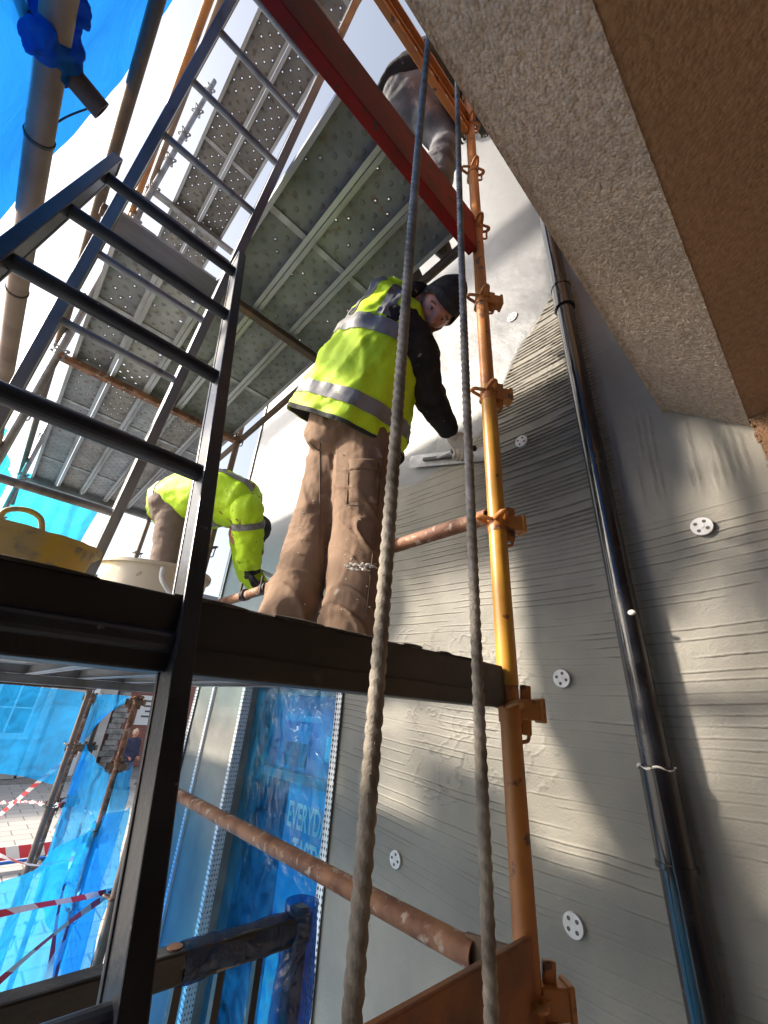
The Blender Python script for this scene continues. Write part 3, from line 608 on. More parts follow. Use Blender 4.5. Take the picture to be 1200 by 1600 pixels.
def standard(name, label, x, y, z0, z1, zs, m, group=None, base=True, m2=None, zsplit=None):
    root = thing(name, label, 'scaffold pole', (x, y, z0), group)
    b = MB(); b.tube((x, y, z0), (x, y, z1 if not zsplit else zsplit), SR, 20); b.build('tube', m2 if zsplit and m2 else m, root, True)
    if zsplit:
        b = MB(); b.tube((x, y, zsplit), (x, y, z1), SR, 20); b.tube((x, y, zsplit-.002), (x, y, zsplit+.10), SR+.0025, 20); b.build('spigot_tube', m, root, True)
    for z in zs: pressing(root, x, y, z, m)
    if base:
        b = MB(); b.box((x-.075, y-.075, z0), (x+.075, y+.075, z0+.008)); b.build('base_plate', brownsteel, root)
    return root
P0 = .02
st = standard('scaffold_standard', 'orange scaffold standard with yellow middle section beside the hanging ropes', XI, YS[0], -1.55, 6.2, [P0+.495*k for k in range(-3, 13)], orange)
b = MB(); b.tube((XI, YS[0], P0+.06), (XI, YS[0], 1.05), SR+.0012, 20); b.build('yellow_section', yellow, st, True)
for z in (P0, P0+.495, P0+.99, P0+1.485):
    wedge(st, XI, YS[0], z+.008, (.80, -.6, 0), orange)
wedge(st, XI, YS[0], P0-.495+.008, (.80, -.6, 0), orange)
ang = MB(); ang.box((XI-.06, YS[0]-.06, -.56), (XI+.06, YS[0]+.06, -.50)); ang.build('base_collar', orange, st, bevel=.006)
standard('scaffold_standard', 'orange scaffold standard behind the bending worker', XI, YS[1], GZ, 6.2, [P0+.495*k for k in range(-5, 13)], galvpink)
standard('scaffold_standard', 'scaffold standard at the inner far end of the upper boards', XI, YS[2], GZ, 6.2, [P0+.495*k for k in range(-5, 13)], galvpink)
standard('scaffold_standard', 'outer scaffold standard where the second bay of boards begins', XO, YS[1], GZ, 6.2, [P0+.495*k for k in range(-5, 13)], galv)
standard('scaffold_standard', 'outer grey scaffold standard next to turquoise netting', XO, YS[2], GZ, 6.2, [P0+.495*k for k in range(-5, 13)], galv)
standard('scaffold_standard', 'outer scaffold standard behind the blue tarpaulin', XO, .20, -1.55, 6.2, [P0+.495*k for k in range(-3, 13)], galv)
sA = standard('scaffold_standard', 'thin brown standard crossed by barrier tape under the platform', 1.11, 5.88, GZ, .0, [-.06-.495*k for k in range(0, 6)], rust)
sB = standard('scaffold_standard', 'brown standard wrapped in red and white chequered sleeve', 1.27, 6.0, GZ, .0, [-.03-.495*k for k in range(0, 6)], brownsteel)
sC = standard('scaffold_standard', 'brown standard beside the passer-by under the platform', 1.19, 4.45, GZ, -.0, [-.03-.48*k for k in range(0, 6)], rust)
for s_, x, y in ((sA, 1.11, 5.88), (sB, 1.27, 6.0), (sC, 1.19, 4.45)):
    for z in (-.05, -.54, -1.03):
        wedge(s_, x, y, z, (.8, -.6, 0), brownsteel); wedge(s_, x, y, z, (-.8, .6, 0), brownsteel)
# sleeves on pole B
b = MB(); b.tube((1.27, 6.0, -.98), (1.27, 6.0, -.62), .036, 18); b.build('foam_sleeve', mat('blue_foam', (.03,.16,.55), .6), sB, True)
b = MB(); b.tube((1.27, 6.0, -.66), (1.27, 6.0, -.58), .038, 18); b.build('sleeve_band', white_pl, sB, True)
n_, m_ = 24, 12
A, Z_ = np.meshgrid(np.linspace(0, 2*np.pi, n_+1), np.linspace(-1.62, -1.08, 30), indexing='ij')
me = gridmesh('chequer', np.stack([.040*np.cos(A), .040*np.sin(A), Z_-GZ], -1), {'stripe': np.floor((Z_+2)/.135)*.5 + A/(2*np.pi)*3})
link('chequer_sleeve', me, tape_rw, sB, 'all')

def ledger(name, label, p0, p1, m, group=None, r=SR, wed=True, hollow=0, cat='scaffold tube'):
    p0 = Vector(p0); p1 = Vector(p1); root = thing(name, label, cat, tuple((p0+p1)/2), group)
    b = MB(); b.tube(p0, p1, r, 18, hollow=hollow); b.build('tube', m, root, True)
    d = (p1-p0).normalized()
    if wed:
        for q, s in ((p0, 1), (p1, -1)):
            b = MB(); b.bar(q - d*s*.012, q + d*s*.03, .03, .05); b.build('end_lug', m, root, bevel=.003)
    return root
# along the wall
zr = .553
ledger('guard_rail', 'rusty tube rail behind the plasterer\'s legs', (XI, YS[0]+.03, zr), (XI, 1.95, zr), rust, hollow=.82, wed=False)
ledger('guard_rail', 'rusty tube rail with clamps beside the bending worker\'s hand', (XI+.005, 1.90, zr-.008), (XI, YS[1]-.03, zr-.01), rust, r=.026)
for y in (2.05, 2.30, 2.42):
    pass
cl = MB()
kk = thing('tube_clamp', 'black clamp gripping the rusty rail near the bending worker', 'clamp', (XI, 2.2, zr))
b = MB(); b.tube((XI, 2.17, zr-.008), (XI, 2.21, zr-.008), .033, 16); b.build('collar', plastic_blk, kk, True); b = MB(); b.tube((XI-.03, 2.19, zr-.04), (XI-.03, 2.19, zr+.05), .007, 8); b.build('bolt', brownsteel, kk, True)
kk = thing('tube_clamp', 'dark clamp on the rusty rail by the tan trouser leg', 'clamp', (XI, 1.96, zr))
b = MB(); b.tube((XI, 1.93, zr-.006), (XI, 1.98, zr-.006), .033, 16); b.build('collar', plastic_blk, kk, True); b = MB(); b.tube((XI-.03, 1.955, zr-.04), (XI-.03, 1.955, zr+.05), .007, 8); b.build('bolt', brownsteel, kk, True)
lr = ledger('guard_rail', 'long rusty tube rail below the platform crossing the shop poster', (XI, YS[0]+.12, -.445), (XI, YS[1]-.03, -.425), rust, hollow=.82, wed=False, r=.0255)
b = MB(); b.bar((XI, YS[0], -.425), (XI, YS[0]+.14, -.44), .012, .05); b.build('fixing_strap', brownsteel, lr)
ledger('ledger_tube', 'inner ledger tube under the edge of the upper platform', (XI+.01, YS[0]+.03, 1.985), (XI+.01, YS[1]-.03, 1.985), brownsteel, r=.0225)
ledger('ledger_tube', 'inner ledger tube beyond the second bay of upper boards', (XI+.01, YS[1]+.03, 1.985), (XI+.01, YS[2]-.03, 1.985), galvpink, r=.0225)
for z, lb, mm, r in ((1.25, 'thick weathered guard tube tied to the blue tarpaulin', galvpink, .030), (2.2, 'dark outer ledger tube at upper platform height', brownsteel, .0242), (3.6, 'rusty orange guard tube above the upper platform', orange, .0242), (4.25, 'pale guard tube above the rusty orange one', galvpink, .0242)):
    root = ledger('ledger_tube', lb, (XO-.045, .05, z), (XO-.045, 7.0, z), mm, wed=False, r=r)
    if z == 1.25:
        for y in (1.02, 1.62, 2.6, 3.6):
            b = MB(); b.tube((XO-.045, y-.004, z), (XO-.045, y+.004, z), r+.003, 14); b.build('cable_tie', plastic_blk, root, True)
        b = MB(); b.sweep(catmull([(XO-.045, 1.02, z+.03), (XO-.02, .98, z+.08), (XO+.02, .93, z+.12)], 5), .0025, 6); b.build('tie_tail', plastic_blk, root, True)
ledger('ledger_tube', 'outer ledger tube at lower platform height', (XO, YS[0]-.3, .0), (XO, YS[2], .0), galv, wed=False)
# transoms (across)
def transom(label, y, z0, z1, x0, x1, th, m, flange=True, name='transom_beam'):
    root = thing(name, label, 'scaffold beam', ((x0+x1)/2, y, z0))
    b = MB(); b.box((x0, y-th/2, z0+.004), (x1, y+th/2, z1)); b.build('web', m, root, bevel=.004)
    if flange:
        b = MB(); b.box((x0+.02, y-th/2-.006, z0), (x1-.03, y+th/2+.02, z0+.032)); b.build('lower_flange', m, root, bevel=.003)
    b = MB(); b.bar((x1-.02, y, (z0+z1)/2), (XI-SR+.004, y, (z0+z1)/2), th*.7, (z1-z0)*.7); b.build('end_lug', m, root, bevel=.003)
    return root
transom('dark steel beam carrying the front edge of the lower platform', YS[0]+.018, .028, .122, XO-.05, XI-.03, .05, beamdark)
fb = [o for o in bpy.data.objects if o.name.startswith('transom_beam')][0]
b = MB(); rgm = random.Random(8)
for i in range(46):
    x = rgm.uniform(-.2, .90); L_ = rgm.uniform(.01, .07); hgt = rgm.uniform(.001, .004)
    b.ell((x, YS[0]+.006+rgm.uniform(-.012, .02), .121+hgt*.3), ((L_,0,0),(0,.012,0),(0,0,hgt)), 9, 5)
b.build('mortar_crust', mat('dark_mortar', (.045,.04,.036), .95, 0, (.10,.09,.08), 30, (.45,.7), bump=.8, bscale=90), fb)
transom('red painted beam carrying the front edge of the upper platform', YS[0]+.01, 1.80, 2.05, XO-.05, XI-.03, .045, red, False)
ob = transom('orange perforated beam above the kneeling worker\'s legs', YS[0]+.01, 2.86, 2.99, XO-.05, XI-.03, .03, orange, False)
b = MB(); b.box((XO-.05, YS[0]-.014, 2.915), (XI-.03, YS[0]-.0055, 2.93)); b.box((XO-.05, YS[0]-.03, 2.985), (XI-.03, YS[0]+.026, 3.0)); b.build('channel_rib', orange, ob)
b = MB()
for xh in np.arange(-.2, .9, .12): b.tube((xh, YS[0]-.0062, 2.885), (xh, YS[0]-.0075, 2.885), .011, 12)
b.build('hole', mat('bright_hole', (.55, .55, .58), .9), ob)
ot = transom('orange beam low on the standard by the rusty rail end', YS[0]-.02, -.50, -.367, -.2, XI-.02, .016, rustor, False)
transom('brown beam crossing under the upper boards behind the plasterer', 1.735, 1.955, 2.0, XO, XI-.02, .045, brownsteel, False)
transom('brown rusty beam where the two bays of upper boards meet', YS[1], 1.955, 2.0, XO, XI-.02, .05, rust, False)
transom('grey beam under the far ends of the upper boards', YS[2], 1.955, 2.0, XO, XI-.02, .05, galv, False)
transom('steel beam under the middle of the lower platform', YS[1], .02, .066, XO, XI-.02, .05, galv, False)
transom('steel beam under the far end of the lower platform', YS[2], .02, .066, XO, XI-.02, .05, brownsteel, False)
transom('beam carrying the topmost boards at the near end', .30, 3.945, 3.99, XO, XI-.02, .05, galv, False)
transom('beam carrying the topmost boards where they join', YS[1], 3.945, 3.99, XO, XI-.02, .05, galv, False)
transom('beam carrying the topmost boards at the far end', YS[2], 3.945, 3.99, XO, XI-.02, .05, galv, False)
# end guard rails at the far end
ledger('end_rail', 'upper end guard tube in front of turquoise netting', (XO, YS[2]+.06, 1.33), (XI, YS[2]+.06, 1.33), rust)
ledger('end_rail', 'lower end guard tube in front of turquoise netting', (XO, YS[2]+.06, .98), (XI, YS[2]+.06, .98), brownsteel)

# --- deck boards
BW = .226
def board_proto(length, m, ribs):
    root = thing('deck_board', 'board', 'scaffold board', (0,0,0))
    h = length/2
    b = MB(); b.box((-BW/2, -h, -.003), (BW/2, h, 0)); b.build('deck_sheet', m, root)
    for s in (-1, 1):
        b = MB(); b.box((s*BW/2-(.003 if s > 0 else 0), -h, -.048), (s*BW/2+(.003 if s < 0 else 0), h, -.0032)); 
        x0, x1 = (BW/2-.022, BW/2-.0032) if s > 0 else (-BW/2+.0032, -BW/2+.022)
        b.box((x0, -h, -.048), (x1, h, -.0455)); b.build('side_flange', flange_m, root)
    for s in (-1, 1):
        b = MB(); b.box((-BW/2+.004, s*h-(.004 if s > 0 else 0), -.044), (BW/2-.004, s*h+(.004 if s < 0 else 0), -.0034)); b.build('end_cap', flange_m, root)
    for y in ribs:
        b = MB(); b.box((-BW/2+.004, y-.016, -.012), (BW/2-.004, y+.016, -.0034)); b.build('cross_rib', flange_m, root)
    return root
def clone(root, loc, label, group, rz=0):
    r = root.copy(); col.objects.link(r); r.location = loc; r['label'] = label; r['group'] = group; r.rotation_euler[2] = rz; ORG[r.name] = Vector(loc)
    for ch in root.children:
        c = ch.copy(); col.objects.link(c); c.parent = r
        for g_ in ch.children: d = g_.copy(); col.objects.link(d); d.parent = c
    return r
protos = {}
def board(x, y0, y1, ztop, m, label, group, rz=0):
    key = (round(y1-y0, 3), m.name)
    if key not in protos:
        L_ = y1-y0; r = board_proto(L_, m, [-L_/4, L_/4] if L_ > 1.5 else [0]); protos[key] = r
        r.location = (x, (y0+y1)/2, ztop); r['label'] = label; r['group'] = group; r.rotation_euler[2] = rz; ORG[r.name] = Vector(r.location); return r
    return clone(protos[key], (x, (y0+y1)/2, ztop), label, group, rz)
RK = ('nearest the wall', 'second from the wall', 'middle', 'second from the outer edge', 'along the outer edge')
BX = [.93-BW/2-.231*k for k in range(5)]
zl, zu, zt = .1145, 2.05, 4.04
for k in range(5):
    board(BX[k], YS[0]+.045, YS[1]-.002, zl, board_grey, 'grey steel board of the lower platform\'s front bay, '+RK[k], 'lower platform front boards')
    board(BX[k], YS[1]+.002, YS[2]+.02, zl, board_brown, 'grey brown steel board of the lower platform\'s rear bay, '+RK[k], 'lower platform rear boards')
up1 = ('dark solid steel board at the ladder opening of the upper platform', 'speckled green grey steel board in the middle of the upper platform', 'speckled steel board of the upper platform nearest the wall')
for k in range(3):
    board(BX[k], YS[0]+.035, YS[1]-.002, zu, board_green, up1[2-k], 'upper platform front boards')
board(BX[3], 1.735, YS[1]-.002, zu, board_holes, 'bright steel board pierced by large round holes behind the ladder', 'upper platform short boards')
board(BX[4], 1.735, YS[1]-.002, zu, board_grey, 'short bluish steel board at the outer edge of the upper platform', 'upper platform short boards')
for k in range(5):
    board(BX[k], YS[1]+.002, YS[2]+.02, zu, (board_grey, board_brown, board_grey, board_brown, board_grey)[k], 'steel board of the upper platform\'s rear bay, '+RK[k], 'upper platform rear boards')
for k, x in enumerate((.215, -.015)):
    board(x, .30, YS[1]-.002, zt, board_brown, ('brown grey perforated board high above the upper platform, beside the ladder', 'dark perforated board high above the upper platform, outer edge')[k], 'topmost platform boards')
    board(x, YS[1]+.002, YS[2]+.02, zt, board_brown, 'perforated board of the topmost platform\'s rear bay, '+('inner one', 'outer one')[k], 'topmost platform rear boards')
# loose plank end at ladder opening
tb = MB(); tb.box((XO+.04, 1.66, 1.80), (.245, 1.72, 1.95)); 
tag(tb.build('timber_batten', mat('grey_timber', (.20,.185,.165), .85, 0, (.11,.10,.09), 8, (.4,.6), stretch=(.2,1,1), bump=.4, bscale=30), org=(0,1.69,1.8), bevel=.004), 'grey weathered batten under the short boards behind the ladder', 'batten')

# --- ladders
def ladder(label, base_r, d, width, s0, s1, rungs, sw, sd_, mats, rr, cap):
    d = Vector(d).normalized(); base_r = Vector(base_r); n = d.cross(Vector((1,0,0))).normalized()
    root = thing('ladder', label, 'ladder', tuple(base_r + d*s0))
    for off in (0, -width):
        p0 = base_r + Vector((off,0,0)) + d*s0; p1 = base_r + Vector((off,0,0)) + d*s1
        b = MB(); b.bar(p0, p1, sd_, sw, up=(1,0,0)); st_ = b.build('stile', mats[0], root, bevel=.005)
        b = MB()
        for e in (-1, 1): b.bar(p0+n*(e*sd_*.5), p1+n*(e*sd_*.5)-d*.004, .008, sw*1.18, up=(1,0,0))
        b.build('stile_lip', mats[0], st_, bevel=.002)
        if cap:
            b = MB(); b.bar(p1-d*.012, p1+d*.006, sd_*1.15, sw*1.3, up=(1,0,0)); b.build('end_cap', plastic_blk, st_, bevel=.004)
            b = MB(); b.bar(p0-d*.006, p0+d*.03, sd_*1.15, sw*1.3, up=(1,0,0)); b.build('rubber_foot', plastic_blk, st_, bevel=.004)
    for s in rungs:
        c = base_r + d*s; x0, x1 = c + Vector((-width+sw*.4, 0, 0)), c + Vector((-sw*.4, 0, 0))
        pts = []; b = MB()
        b.sweep([x0, x0.lerp(x1, .5), x1], rr, 20, lobes=20, lobe=.07); b.build('rung', mats[1], root)
    return root
R1 = Vector((.1835, .986, 1.237))
d1 = Vector((0, .3307, .9437))
ladder('dark aluminium ladder in front of the platform beam, foot on the landing', R1, d1, .381, -(1.237+1.545)/.9437, .13, [.0 - .3115*k for k in range(0, 9)], .021, .046, (darkalu, darkalu), .0145, True)
d2 = Vector((.016, -.339, .941))
R2 = Vector((.205, 1.125, 1.789))
ladder('pale grey ladder standing on lower platform and passing through the upper', R2, d2, .375, -(1.789-.118)/.941, 1.65, [.0 + .262*k for k in range(-6, 7)], .027, .052, (alu, alu), .0125, True)

# --- ropes
def rope(label, top, bot, r):
    root_p = Vector(bot)
    n = 1300; pts = []
    for i in range(n):
        t = i/(n-1); p = Vector(top).lerp(Vector(bot), t); p += Vector((.006*math.sin(t*7+r*900), .004*math.sin(t*5), 0)); pts.append(p)
    mb = MB(); mb.sweep(pts, r*.78, 18, tw=2*math.pi/.052, lobes=3, lobe=.42)
    o = mb.build('hanging_rope', ropem, None, True, org=tuple(bot), angle=180); tag(o, label, 'rope', 'ropes hanging from the top of the scaffold')
    fz = MB(); rg = random.Random(int(r*1e5))
    for i in range(1100):
        p = pts[rg.randrange(250, n-1)]; a = rg.uniform(0, 6.28); d = Vector((math.cos(a), math.sin(a), rg.uniform(-.8, .8))).normalized()
        q = p + d*r*.85; e = q + d*rg.uniform(.002, .006) + Vector((0,0,rg.uniform(-.006, .003))); w = Vector((-d.y, d.x, .3))*.0006
        fz.add([q-w, q+w, e], [(0,1,2)])
    f = fz.build('loose_fibres', ropem, o); f['kind'] = 'stuff'
    return o
h1, h2 = .50, .66
def azp(q, h): d = ray(*q); k = h/math.hypot(d.x, d.y); return d*k
a_, b_ = azp((672, 60), h1), azp((555, 1450), h1*.98); top = a_ + (a_-b_)*((3.42-a_.z)/(a_.z-b_.z)); bot = b_ + (b_-a_)*((b_.z+1.5)/(a_.z-b_.z))
rope('thick weathered rope hanging in front of the plasterer', top, bot, .0088); t1 = top
a_, b_ = azp((715, 122), h2), azp((760, 1450), h2); top = a_ + (a_-b_)*((3.42-a_.z)/(a_.z-b_.z)); bot = b_ + (b_-a_)*((b_.z+1.5)/(a_.z-b_.z))
rope('thinner weathered rope hanging against the orange standard', top, bot, .0082)
ledger('hoist_tube', 'tube overhead carrying the two ropes', (XO-.1, t1.y, 3.43), (XI+.1, top.y, 3.43), galv, wed=False)

# ================================================================== SHEETING, TAPE, RAILING
def sheet(name, label, rows, m, cat, amp=.03, n=(50, 50), seed=0, fold=(3, 9), group=None):
    # rows: list of polylines (each list of 3D points, same count) lofted; wrinkled
    R_ = [catmull(r, 12) for r in rows]; cols = len(R_[0])
    C_ = [catmull([r[i] for r in R_], 12) for i in range(cols)] if len(rows) > 1 else None
    P = np.array([[tuple(q) for q in c] for c in C_])
    du = np.gradient(P, axis=0); dv = np.gradient(P, axis=1); nn = np.cross(du, dv); nn /= (np.linalg.norm(nn, axis=2, keepdims=True)+1e-9)
    U = np.linspace(0, 1, P.shape[0])[:, None]; V = np.linspace(0, 1, P.shape[1])[None, :]
    d = amp*(fbm(U*fold[0]+V*.7, V*fold[1]*.35+0*U, 200+seed, 4)-.47)*2 + amp*.5*np.sin(U*fold[1]*3+4*fbm(U*3, V*3, 210+seed))
    P = P + nn*d[..., None]; og = P.reshape(-1, 3).mean(0)
    o = link(name, gridmesh(name, P-og), m, None, 'all', tuple(og)); return tag(o, label, cat, group)
Xs = XO-.10
# tarpaulin along the outer guard tube near the ladder top
sheet('blue_tarpaulin', 'dark blue tarpaulin hung over the thick weathered guard tube', [
    [(-.42, -.2, 3.2), (-.42, .35, 3.2), (-.41, .85, 3.15), (-.40, 1.22, 3.0)],
    [(-.42, -.2, 2.3), (-.44, .35, 2.3), (-.41, .85, 2.3), (-.39, 1.32, 2.35)],
    [(-.41, -.2, 1.7), (-.42, .35, 1.7), (-.39, .85, 1.72), (-.38, 1.32, 1.85)],
    [(-.40, -.2, 1.30), (-.40, .35, 1.30), (-.385, .85, 1.30), (-.38, 1.28, 1.35)],
    [(-.41, -.2, .85), (-.44, .35, .85), (-.42, .85, .86), (-.39, 1.30, .90)]], sheet_thick, 'tarpaulin', .03, seed=1, fold=(2, 7))
b = MB()
for k in range(3):
    pts = catmull([(XO-.05+.03*math.sin(k*2), .66+.05*k, 1.27), (XO-.08+.02*k, .74+.03*k, 1.33), (XO-.02, .80+.02*k, 1.28), (XO-.06, .77, 1.22-.02*k)], 6); b.sweep(pts, [.018+.012*math.sin(i*.5+k)**2 for i in range(len(pts))], 9)
me_ = remesh(b, .006, 2, lambda co: .012*nz(co.x*30, co.y*30, co.z*30)+.010*nz(co.x*60, co.y*60, co.z*22)); shift(me_, (XO-.06, .74, 1.25))
tag(link('bunched_sheeting', me_, sheet_thick, None, 'all', (XO-.06, .74, 1.25)), 'bunched knot of blue sheeting tied round the guard tube', 'sheeting')
ledger('putlog_stub', 'short dark tube end clamped across the weathered guard tube', (-.47, .80, 1.30), (-.235, .86, 1.27), brownsteel, wed=False, hollow=.8)
sheet('end_netting', 'turquoise netting hung behind the far end guard tubes', [
    [(-.40, 7.2, 2.75), (.1, 7.3, 2.72), (.62, 7.35, 2.62)], [(-.42, 7.2, 2.0), (.1, 7.33, 2.0), (.55, 7.3, 1.95)], [(-.45, 7.2, 1.2), (.1, 7.3, 1.2), (.50, 7.3, 1.15)]], sheet_teal, 'netting', .05, seed=2, fold=(4, 9))
sheet('side_netting', 'narrow strip of turquoise netting beside the outer standards', [
    [(-.5, 4.6, 2.1), (-.5, 5.8, 2.35), (-.5, 7.2, 2.5)], [(-.5, 4.6, 1.9), (-.5, 5.8, 2.0), (-.5, 7.2, 2.1)], [(-.5, 4.6, 1.5), (-.5, 5.8, 1.5), (-.5, 7.2, 1.6)]], sheet_teal, 'netting', .04, seed=3, fold=(4, 9))
# below the platform
sheet('hanging_netting', 'wide blue netting hanging from the platform\'s far end to the street', [
    [(-.6, 6.3, .02), (.2, 6.25, .03), (.75, 6.2, .02), (1.12, 6.1, .0)], [(-.6, 6.35, -.4), (.2, 6.3, -.4), (.75, 6.2, -.42), (1.15, 6.1, -.42)], [(-.6, 6.4, -.80), (.2, 6.3, -.76), (.75, 6.25, -.82), (1.15, 6.15, -.92)]], net_blue, 'netting', .02, seed=4, fold=(2, 6))
sheet('draped_netting', 'triangular flap of blue netting stretched between the brown standards', [
    [(1.12, 6.06, -.02), (1.20, 5.4, .0), (1.20, 4.48, -.01)], [(1.14, 6.07, -.35), (1.20, 5.75, -.22), (1.205, 4.9, -.07)], [(1.18, 6.08, -.52), (1.21, 6.0, -.48), (1.215, 5.6, -.20)]], net_blue, 'netting', .015, seed=5, fold=(2, 5))
sheet('lower_netting', 'blue netting draped low between the chequered standard and the next', [
    [(1.22, 6.02, -.50), (1.25, 5.3, -.62), (1.20, 4.50, -.60), (1.12, 3.7, -.45)], [(1.20, 6.05, -1.0), (1.24, 5.3, -1.0), (1.22, 4.5, -1.0), (1.12, 3.7, -.95)], [(1.22, 6.05, -1.8), (1.26, 5.3, -1.8), (1.22, 4.5, -1.8), (1.12, 3.7, -1.7)]], net_blue, 'netting', .03, seed=6, fold=(4, 9))
sheet('front_netting', 'crumpled blue netting sagging behind the black railing', [
    [(-1.45, .6, -.6), (-.45, 2.05, -.95), (.28, 3.0, -.93), (.75, 3.75, -.93), (1.18, 4.43, -.90), (1.06, 3.3, -.62)],  # left end lengthened out of view to shade the lower wall
    [(-1.45, .65, -1.3), (-.42, 2.15, -1.5), (.25, 3.15, -1.5), (.72, 3.85, -1.5), (1.12, 4.35, -1.5), (1.04, 3.3, -1.4)],
    [(-1.45, 1.9, GZ+.05), (-.45, 2.2, GZ+.05), (.25, 3.2, GZ+.05), (.72, 3.9, GZ+.05), (1.12, 4.3, GZ+.05), (1.04, 3.3, GZ+.05)]], net_blue, 'netting', .06, seed=7, fold=(5, 13))
# barrier tape
def tape(label, pts, w=.055, twist=0.0, per=.28, grp='strips of red and white barrier tape'):
    P_ = catmull(pts, 14); n = len(P_); rows = []; st_ = []; L_ = 0
    for i, p in enumerate(P_):
        d = (P_[min(i+1, n-1)]-P_[max(i-1, 0)]).normalized()
        if i: L_ += (p-P_[i-1]).length
        u = d.cross(Vector((1, 1, 0)).normalized().cross(Vector((0,0,1)))); u = Vector((0,0,1)) - d*d.z; u.normalize()
        s = d.cross(u); a = twist*L_ + .35*math.sin(L_*5); v = u*math.cos(a)+s*math.sin(a)
        rows.append([tuple(p - v*w/2), tuple(p), tuple(p + v*w/2)]); st_.append([L_/per + k*.12 for k in range(3)])
    P = np.array(rows); og = P.reshape(-1, 3).mean(0)
    o = link('barrier_tape', gridmesh('barrier_tape', P-og, {'stripe': np.array(st_)}), tape_rw, None, 'all', tuple(og)); return tag(o, label, 'tape', grp)
tA = Vector((1.11, 5.88, -1.02)); tB = Vector((1.25, 5.97, -1.0)); tC = Vector((1.17, 4.47, -.93))
tape('twisted barrier tape tied level between the two outer brown standards', [at(-25, 1256, 7), at(40, 1252, 6.2), tA+Vector((-.02,-.03,-.01)), tB], .05, 9)
tape('barrier tape rising steeply towards the brown standard', [at(-20, 1290, 6.4), at(60, 1222, 6.0), at(115, 1178, 5.85), at(128, 1166, 5.8)], .06, .5)
tape('twisted barrier tape dropping from chequered standard to the next', [tB, at(135, 1265, 5.3), tC], .045, 22)
tape('barrier tape hanging straight down from the chequered standard', [at(128, 1285, 4.3), at(110, 1350, 3.3), at(92, 1420, 2.7), at(75, 1540, 2.3)], .03, 2)
tape('barrier tape hanging down from the standard beside the passer-by', [at(155, 1300, 4.1), at(122, 1400, 3.0), at(100, 1470, 2.6), at(80, 1560, 2.3)], .032, 2)
tape('nearly level barrier tape just above the black railing', [at(-20, 1432, 1.9), at(60, 1415, 2.1), at(130, 1402, 2.4), at(190, 1388, 2.75)], .032, .6)
tape('broad barrier tape slanting up from the black railing', [at(-20, 1550, 1.55), at(60, 1480, 1.8), at(120, 1432, 2.1), at(190, 1384, 2.7)], .038, .4)
tape('barrier tape running down steeply beside the ladder stile', [at(180, 1405, 2.6), at(163, 1455, 2.3), at(140, 1520, 2.0), at(128, 1570, 1.75)], .03, .8)
tape('barrier tape sagging across the blue netting towards the railing', [at(-20, 1330, 3.2), at(60, 1352, 3.1), at(130, 1330, 3.4), at(165, 1300, 4.2)], .035, 1.5)
tape('loose barrier tape end fluttering beside the chequered sleeve', [at(95, 1268, 5.6), at(88, 1290, 5.5), at(80, 1302, 5.45)], .05, 1)
# black railing
rl = thing('entrance_railing', 'black chipped metal railing, its end wrapped in dark film', 'railing', (.4, 1.31, -1.55))
b = MB(); b.bar((-1.2, 1.335, -.575), (.985, 1.305, -.575), .055, .062); b.build('top_rail', black_rail, rl, bevel=.006)
b = MB(); b.bar((-1.2, 1.335, -1.45), (.985, 1.305, -1.45), .03, .04); b.build('bottom_rail', black_rail, rl, bevel=.004)
for k in range(20):
    x = -1.1+.108*k; b = MB(); b.bar((x, 1.32, -1.45), (x, 1.32, -.60), .02, .02, up=(0,1,0)); b.build('baluster', black_rail, rl)
b = MB(); b.bar((.96, 1.31, -1.55), (.96, 1.31, -.53), .045, .045, up=(0,1,0)); b.build('post', black_rail, rl, bevel=.006)
U, V = np.meshgrid(np.linspace(0, 1, 50), np.linspace(0, 2*np.pi, 40), indexing='ij')
wob = 1+.35*(fbm(U*8, np.sin(V)*2+2, 301)-.3)
P = np.stack([.62+.36*U, 1.311-.004*U+np.cos(V)*.034*wob, -.575+np.sin(V)*.037*wob], -1)-np.array(ORG[rl.name]); link('film_wrap', gridmesh('film_wrap', P), film_dark, rl, 'all')
U, V = np.meshgrid(np.linspace(0, 1, 50), np.linspace(0, 2*np.pi, 40), indexing='ij')
wob = 1+.5*(fbm(U*6, np.sin(V)*2+2, 305)-.3)
P = np.stack([.965+np.cos(V)*.046*wob*(1+.35*U), 1.31+np.sin(V)*.044*wob*(1+.35*U), -.52-.8*U], -1)-np.array(ORG[rl.name]); link('film_wrap', gridmesh('film_wrap', P), film_dark, rl, 'all')
b = MB(); b.tube((.60, 1.313, -.545), (.60, 1.313, -.541), .018, 14); b.build('bolt_hole', mat('rust_hole', (.12,.06,.04), .9), rl)

# ================================================================== STREET
brickm = bpy.data.materials.new('far_brick'); brickm.use_nodes = True
def _bm():
    t = brickm.node_tree; N = t.nodes; L = t.links; b = N['Principled BSDF']; b.inputs['Roughness'].default_value = .9
    tc = N.new('ShaderNodeTexCoord'); mp = N.new('ShaderNodeMapping'); mp.inputs['Rotation'].default_value = (math.pi/2, 0, 0); L.new(tc.outputs['Object'], mp.inputs[0])
    br = N.new('ShaderNodeTexBrick'); br.inputs['Scale'].default_value = 1; br.inputs['Brick Width'].default_value = .225; br.inputs['Row Height'].default_value = .075; br.inputs['Mortar Size'].default_value = .006
    br.inputs['Color1'].default_value = (.30,.09,.065,1); br.inputs['Color2'].default_value = (.22,.07,.05,1); br.inputs['Mortar'].default_value = (.32,.27,.24,1); L.new(mp.outputs[0], br.inputs['Vector']); L.new(br.outputs[0], b.inputs['Base Color'])
_bm()
rend_w = mat('pale_house_render', (.50,.49,.47), .9, 0, (.42,.41,.39), 2, (.4,.6))
winglass = mat('house_glass', (.05,.06,.07), .08)
